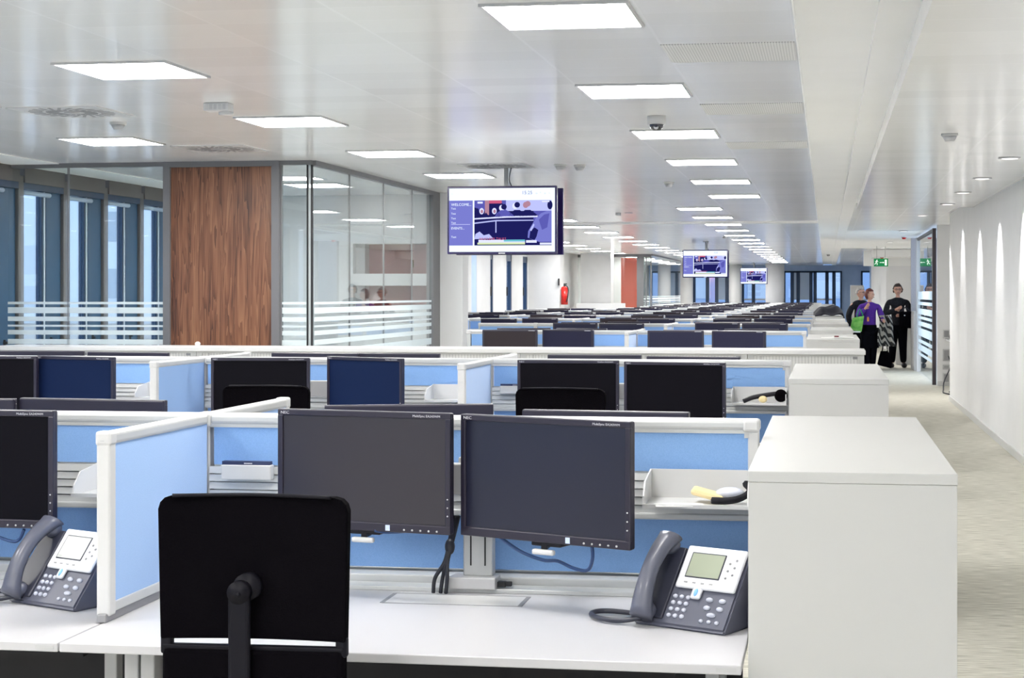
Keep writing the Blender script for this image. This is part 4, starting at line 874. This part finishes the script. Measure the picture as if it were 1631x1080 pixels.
# ============================================================ PEOPLE
def person(name, loc, rz, H, label, arms, clothes, hair, head_turn=0, glasses=False, stance=(.10, .02), skirt=False, hair_style='short', simple=False):
    k = H / 1.75; r = empty(name, loc, rz, label, 'person')
    V = lambda *a: Vector(a) * k
    sh = .185
    N = dict(pelvis=(V(0, 0, .93), .11 * k, .085 * k), waist=(V(0, 0, 1.08), .10 * k, .078 * k), chest=(V(0, .0, 1.27), .125 * k, .09 * k), upper=(V(0, .0, 1.38), .09 * k, .07 * k), neck=(V(0, -.005, 1.47), .050 * k, .050 * k), nkt=(V(0, -.012, 1.55), .048 * k, .050 * k))
    Ed = [('pelvis', 'waist'), ('waist', 'chest'), ('chest', 'upper'), ('upper', 'neck'), ('neck', 'nkt')]
    hands = {}
    for s, nm in ((-1, 'l'), (1, 'r')):
        el, ha = arms[0 if s < 0 else 1]
        N['sh' + nm] = (V(s * sh, 0, 1.385), .052 * k, .052 * k); N['el' + nm] = (V(*el), .043 * k, .043 * k); N['wr' + nm] = (V(*ha), .028 * k, .028 * k)
        Ed += [('upper', 'sh' + nm), ('sh' + nm, 'el' + nm), ('el' + nm, 'wr' + nm)]; hands[nm] = (V(*el), V(*ha))
        fx = s * stance[0]; fy = s * stance[1]
        N['hp' + nm] = (V(s * .09, 0, .84), .092 * k, .092 * k); N['kn' + nm] = (V(s * .5 * (.09 + stance[0]) , -.015 + fy * .5, .48), .056 * k, .056 * k); N['an' + nm] = (V(fx, fy + .01, .09), .038 * k, .038 * k); N['to' + nm] = (V(fx + s * .02, fy - .13, .03), .032 * k, .028 * k)
        Ed += [('pelvis', 'hp' + nm), ('hp' + nm, 'kn' + nm), ('kn' + nm, 'an' + nm), ('an' + nm, 'to' + nm)]
    m = MB(); m.merge(skin_bm(N, Ed, 2), True)
    # head shaped from a sphere, turned on the neck
    Rz = Matrix.Rotation(head_turn, 3, 'Z'); hc = V(0, -.018, 1.632)
    b = bmesh.new(); bmesh.ops.create_uvsphere(b, u_segments=24, v_segments=18, radius=1)
    for v in b.verts:
        x, y_, z = v.co; w = .082 * (1 - .22 * max(0, -z)); d_ = .096 * (1 - .10 * max(0, -z)); y2 = y_ * d_
        if y_ < -.2: y2 += -.010 * math.exp(-((z + .85) / .25) ** 2)                                   # chin
        if y_ < -.6: y2 += -.020 * math.exp(-(x / .16) ** 2 - ((z + .12) / .22) ** 2); y2 += .008 * (math.exp(-((abs(x) - .36) / .16) ** 2 - ((z - .10) / .12) ** 2)); y2 -= .005 * math.exp(-(x / .3) ** 2 - ((z + .50) / .08) ** 2)
        v.co = Rz @ (Vector((x * w, y2, z * .118)) * k) + hc
    m.merge(b, True)
    for s in (-1, 1):
        c = Rz @ (Vector((s * .083, .006, .0)) * k) + hc; m.ball(c, .020 * k, (.35, .8, 1.3), 10, 8)
    # hands: palm plus five separate curled fingers
    for nm, s in (('l', -1), ('r', 1)):
        e_, h_ = hands[nm]; d_ = (h_ - e_).normalized(); side = d_.cross(Vector((0, -1, 0)));
        if side.length < .1: side = d_.cross(Vector((0, 0, 1)))
        side.normalize(); nrm = side.cross(d_).normalized()
        pc = h_ + d_ * .045 * k; m.tube([h_ - d_ * .01 * k, pc, pc + d_ * .04 * k], .026 * k, sub=3, radii=(.024 * k, .030 * k))
        for q, ln in enumerate((.062, .070, .065, .050)):
            o_ = pc + d_ * .035 * k + side * (q - 1.5) * .0165 * k; m.tube([o_, o_ + d_ * ln * .5 * k, o_ + d_ * ln * .85 * k - nrm * ln * .25 * k, o_ + d_ * ln * .9 * k - nrm * ln * .55 * k], .008 * k, seg=6, sub=3)
        o_ = h_ + d_ * .02 * k; m.tube([o_ + side * .02 * k, o_ + side * .045 * k + d_ * .02 * k, o_ + side * .048 * k + d_ * .05 * k - nrm * .01 * k], .009 * k, seg=6, sub=3)
    m.build('body', M['skin'], r)
    # eyes, mouth
    m = MB()
    for s in (-1, 1): m.ball(Rz @ (Vector((s * .030, -.087, .012)) * k) + hc, .009 * k, (1.3, .6, .8), 8, 6)
    m.build('eyes', M['dark'], r); MB().ball(Rz @ (Vector((0, -.093, -.060)) * k) + hc, .012 * k, (1.7, .5, .45), 8, 6).build('mouth', M['maroon'], r)
    if glasses:
        m = MB()
        for s in (-1, 1):
            cs = [Rz @ (Vector((s * .033 + .027 * math.cos(a), -.101, .012 + .017 * math.sin(a))) * k) + hc for a in [2 * PI * q / 10 for q in range(11)]]; m.tube(cs, .0035 * k, seg=5, sub=1)
            m.tube([Rz @ (Vector((s * .06, -.100, .014)) * k) + hc, Rz @ (Vector((s * .080, -.02, .014)) * k) + hc], .003 * k, seg=5, sub=1)
        m.tube([Rz @ (Vector((-.008, -.103, .014)) * k) + hc, Rz @ (Vector((.008, -.103, .014)) * k) + hc], .003 * k, seg=5, sub=1); m.build('glasses', M['dark'], r)
    # hair
    b = bmesh.new(); bmesh.ops.create_uvsphere(b, u_segments=24, v_segments=18, radius=1); kill = []
    low = {'short': -.15, 'bob': -.75, 'wavy': -.45}[hair_style]
    for v in b.verts:
        x, y_, z = v.co; wob = 1 + .05 * math.sin(9 * x + 4 * z) * math.cos(7 * y_ + 3 * z) + (.06 * math.sin(14 * x + 11 * z) if hair_style == 'wavy' else 0)
        q_ = min(max((-y_ + .05) / .45, 0), 1); line = low * (1 - q_) + .50 * q_
        if z < line - .1: kill.append(v)
        g = {'short': 1.13, 'bob': 1.22, 'wavy': 1.24}[hair_style]; v.co = Rz @ (Vector((x * .084 * g * wob, (y_ * .098 * 1.10 + .008) * wob, z * .118 * 1.12 * wob + .006)) * k) + hc
    bmesh.ops.delete(b, geom=kill, context='VERTS'); m = MB(); m.merge(b, True); hm = m.build('hair', hair, r); hm.modifiers.new('s', 'SOLIDIFY').thickness = .012
    # clothing grown on the same skeleton
    top, bottom, shoe = clothes; g = 1.14
    Nt = {a: (N[a][0], N[a][1] * 1.35 + .012, N[a][2] * 1.3 + .012) for a in ('waist', 'chest', 'upper', 'shl', 'ell', 'wrl', 'shr', 'elr', 'wrr')}
    Nt['hip'] = (V(0, 0, .93), .155 * k, .125 * k); Nt['hem'] = (V(0, 0, .80), .165 * k, .13 * k); Nt['collar'] = (V(0, -.004, 1.485), .072 * k, .070 * k)
    Et = [('waist', 'chest'), ('chest', 'upper'), ('upper', 'shl'), ('shl', 'ell'), ('ell', 'wrl'), ('upper', 'shr'), ('shr', 'elr'), ('elr', 'wrr'), ('waist', 'hip'), ('hip', 'hem'), ('upper', 'collar')]
    m = MB(); m.merge(skin_bm(Nt, Et, 2), True); m.build(top[1], top[0], r)
    Nb = {a: (N[a][0], N[a][1] * 1.2 + .030, N[a][2] * 1.2 + .024) for a in ('pelvis', 'hpl', 'knl', 'anl', 'hpr', 'knr', 'anr')}
    m = MB(); m.merge(skin_bm(Nb, [('pelvis', 'hpl'), ('hpl', 'knl'), ('knl', 'anl'), ('pelvis', 'hpr'), ('hpr', 'knr'), ('knr', 'anr')], 2), True); m.build(bottom[1], bottom[0], r)
    if skirt:
        b = bmesh.new(); rg = []
        for i in range(6):
            t = i / 5; z = .98 - t * .50; rr = .15 + .055 * t; rg.append([b.verts.new(V(rr * math.cos(a) * (1 + .04 * t * math.sin(5 * a)), rr * .75 * math.sin(a), z)) for a in [2 * PI * q / 20 for q in range(20)]])
        for i in range(5):
            for q in range(20): b.faces.new([rg[i][q], rg[i][(q + 1) % 20], rg[i + 1][(q + 1) % 20], rg[i + 1][q]])
        m = MB(); m.merge(b, True); m.build('skirt', bottom[0], r)
    for s in (-1, 1):
        c = V(s * stance[0] + s * .012, s * stance[1] - .045, .0); o = MB().ball((c.x, c.y - .01, .050 * k), .06 * k, (1.0, 2.6, .95), 14, 8, cut=None).build('shoe', shoe, r)
    return r
tr = (M['trous'], 'trousers')
person('person', (1.475, 34.75, 0), .0, 1.745, 'person with dark hair and glasses in dark jacket, arms folded over a bag', [((-.27, -.03, 1.12), (-.05, -.20, 1.22)), ((.28, -.02, 1.10), (.08, -.22, 1.10))], ((M['jacket'], 'jacket'), tr, M['black']), M['hairb'], glasses=True, hair_style='wavy', stance=(.12, .02))
person('person', (.865, 33.6, 0), .15, 1.64, 'person with auburn hair in purple sweater carrying a green bag', [((-.26, -.03, 1.15), (-.13, -.18, 1.33)), ((.26, -.06, 1.12), (.25, -.25, 1.09))], ((M['purple'], 'sweater'), tr, M['black']), M['hairr'], head_turn=.95, hair_style='bob', skirt=True, stance=(.07, .04))
person('person', (.70, 34.4, 0), .3, 1.68, 'person in a black coat half hidden behind the purple sweater', [((-.28, .0, 1.12), (-.24, -.08, .90)), ((.28, .0, 1.12), (.24, -.08, .90))], ((M['jacket'], 'coat'), tr, M['black']), M['hairg'], head_turn=.6, glasses=True, hair_style='short')
# what they carry
r = empty('shopping_bag', (.60, 33.35, .84)); tag(r, 'bright green shopping bag on the shoulder of the purple sweater', 'bag')
m = MB(); m.poly([(-.13, 0, -.02), (.10, 0, -.06), (.15, 0, .26), (-.08, 0, .22)], th=.08, axis=1); m.build('bag_body', M['bagg'], r); B('white_foot', M['paper'], r, -.08, .08, -.004, .05, -.075, -.045); MB().tube([(.0, .03, .23), (.06, .02, .40), (.13, .04, .26)], .008).build('strap', M['green'], r)
r = empty('shoulder_bag', (1.64, 34.45, 1.0)); tag(r, 'black bag hanging from the folded arm of the dark jacket', 'bag')
m = MB(); m.box(-.15, .14, -.07, .07, -.17, .18, bev=.05, seg=3); m.box(-.11, .10, -.085, -.05, -.12, .06, bev=.015); m.build('bag_body', M['black2'], r); MB().ball((-.04, -.085, .10), .014).build('clasp', M['silver'], r); MB().tube([(-.10, 0, .15), (-.03, -.05, .26), (.1, 0, .15)], .012).build('strap', M['black'], r)
b = bmesh.new(); bmesh.ops.create_grid(b, x_segments=14, y_segments=22, size=.5)
for v in b.verts:
    x, z = v.co.x, v.co.y; wd = .20 + .14 * (.5 - z); v.co = Vector((x * wd + .05 * (.5 - z) + .02 * math.sin(6 * z), .03 * math.sin(14 * x + 2 * z), z * .62))
m = MB(); m.merge(b, True); r = m.build('striped_coat', M['stripes'], loc=(1.17, 33.45, .80)); r.modifiers.new('s', 'SOLIDIFY').thickness = .03; tag(r, 'grey and black striped coat draped from the hand', 'coat')
r = empty('handbag', (1.17, 33.75, .0)); tag(r, 'black handbag held low beside the striped coat', 'bag')
m = MB(); m.poly([(-.15, -.05, .10), (.13, -.05, .03), (.15, -.05, .16), (.07, -.05, .38), (-.08, -.05, .38)], th=.11, axis=1); m.build('bag_body', M['black2'], r); MB().tube([(-.05, 0, .37), (-.01, 0, .62), (.03, 0, .62), (.06, 0, .37)], .012).build('strap', M['black'], r); B('tag', M['cream'], r, -.03, .05, -.02, .0, .40, .42)
r = MB().poly([(-.02, 0, 0), (.02, 0, 0), (.02, 0, .07), (0, 0, .10), (-.02, 0, .07)], th=.006, axis=1).build('swing_tag', M['orange'], loc=(.83, 33.42, .99)); tag(r, 'small orange tag on the purple sweater', 'tag')
# ============================================================ OUTSIDE
tag(B('street', mat('street_grey', (.42, .44, .46), .9), None, -140, XF - .3, -20, 220, -9.2, -9.0), 'pale grey street surface below the windows', 'street')
def block(x0, x1, y0, y1, z1, label, m, axis):
    r = empty('apartment_building', (x0, y0, -9)); tag(r, label, 'building'); W, D, Hh = x1 - x0, y1 - y0, z1 + 9
    B('wall', m, r, 0, W, 0, D, 0, Hh)
    fl = int(Hh // 3.1); k = 0
    for i in range(fl):
        n = int((W if axis == 'y' else D) // 3.4)
        for j in range(n):
            if k >= 95: break
            k += 1; a = 1.2 + j * 3.4; z = 1.0 + i * 3.1
            if axis == 'y': B('window', M['bldw'], r, a, a + 1.5, -.06, .02, z, z + 1.6)
            else: B('window', M['bldw'], r, W - .02, W + .06, a, a + 1.5, z, z + 1.6)
    B('roof', M['lgrey'], r, -.3, W + .3, -.3, D + .3, Hh, Hh + .3); return r
block(-64, -35.6, 84, 100, 8.5, 'white apartment block seen through the left windows', M['bld'], 'y')
block(-41, -27, 70, 84, .2, 'low tan building seen through the left windows', M['brown'], 'y')
block(-12, 14, 84, 96, 6, 'blue grey building beyond the end windows', mat('outside_blue', (.20, .28, .42), .8), 'y')
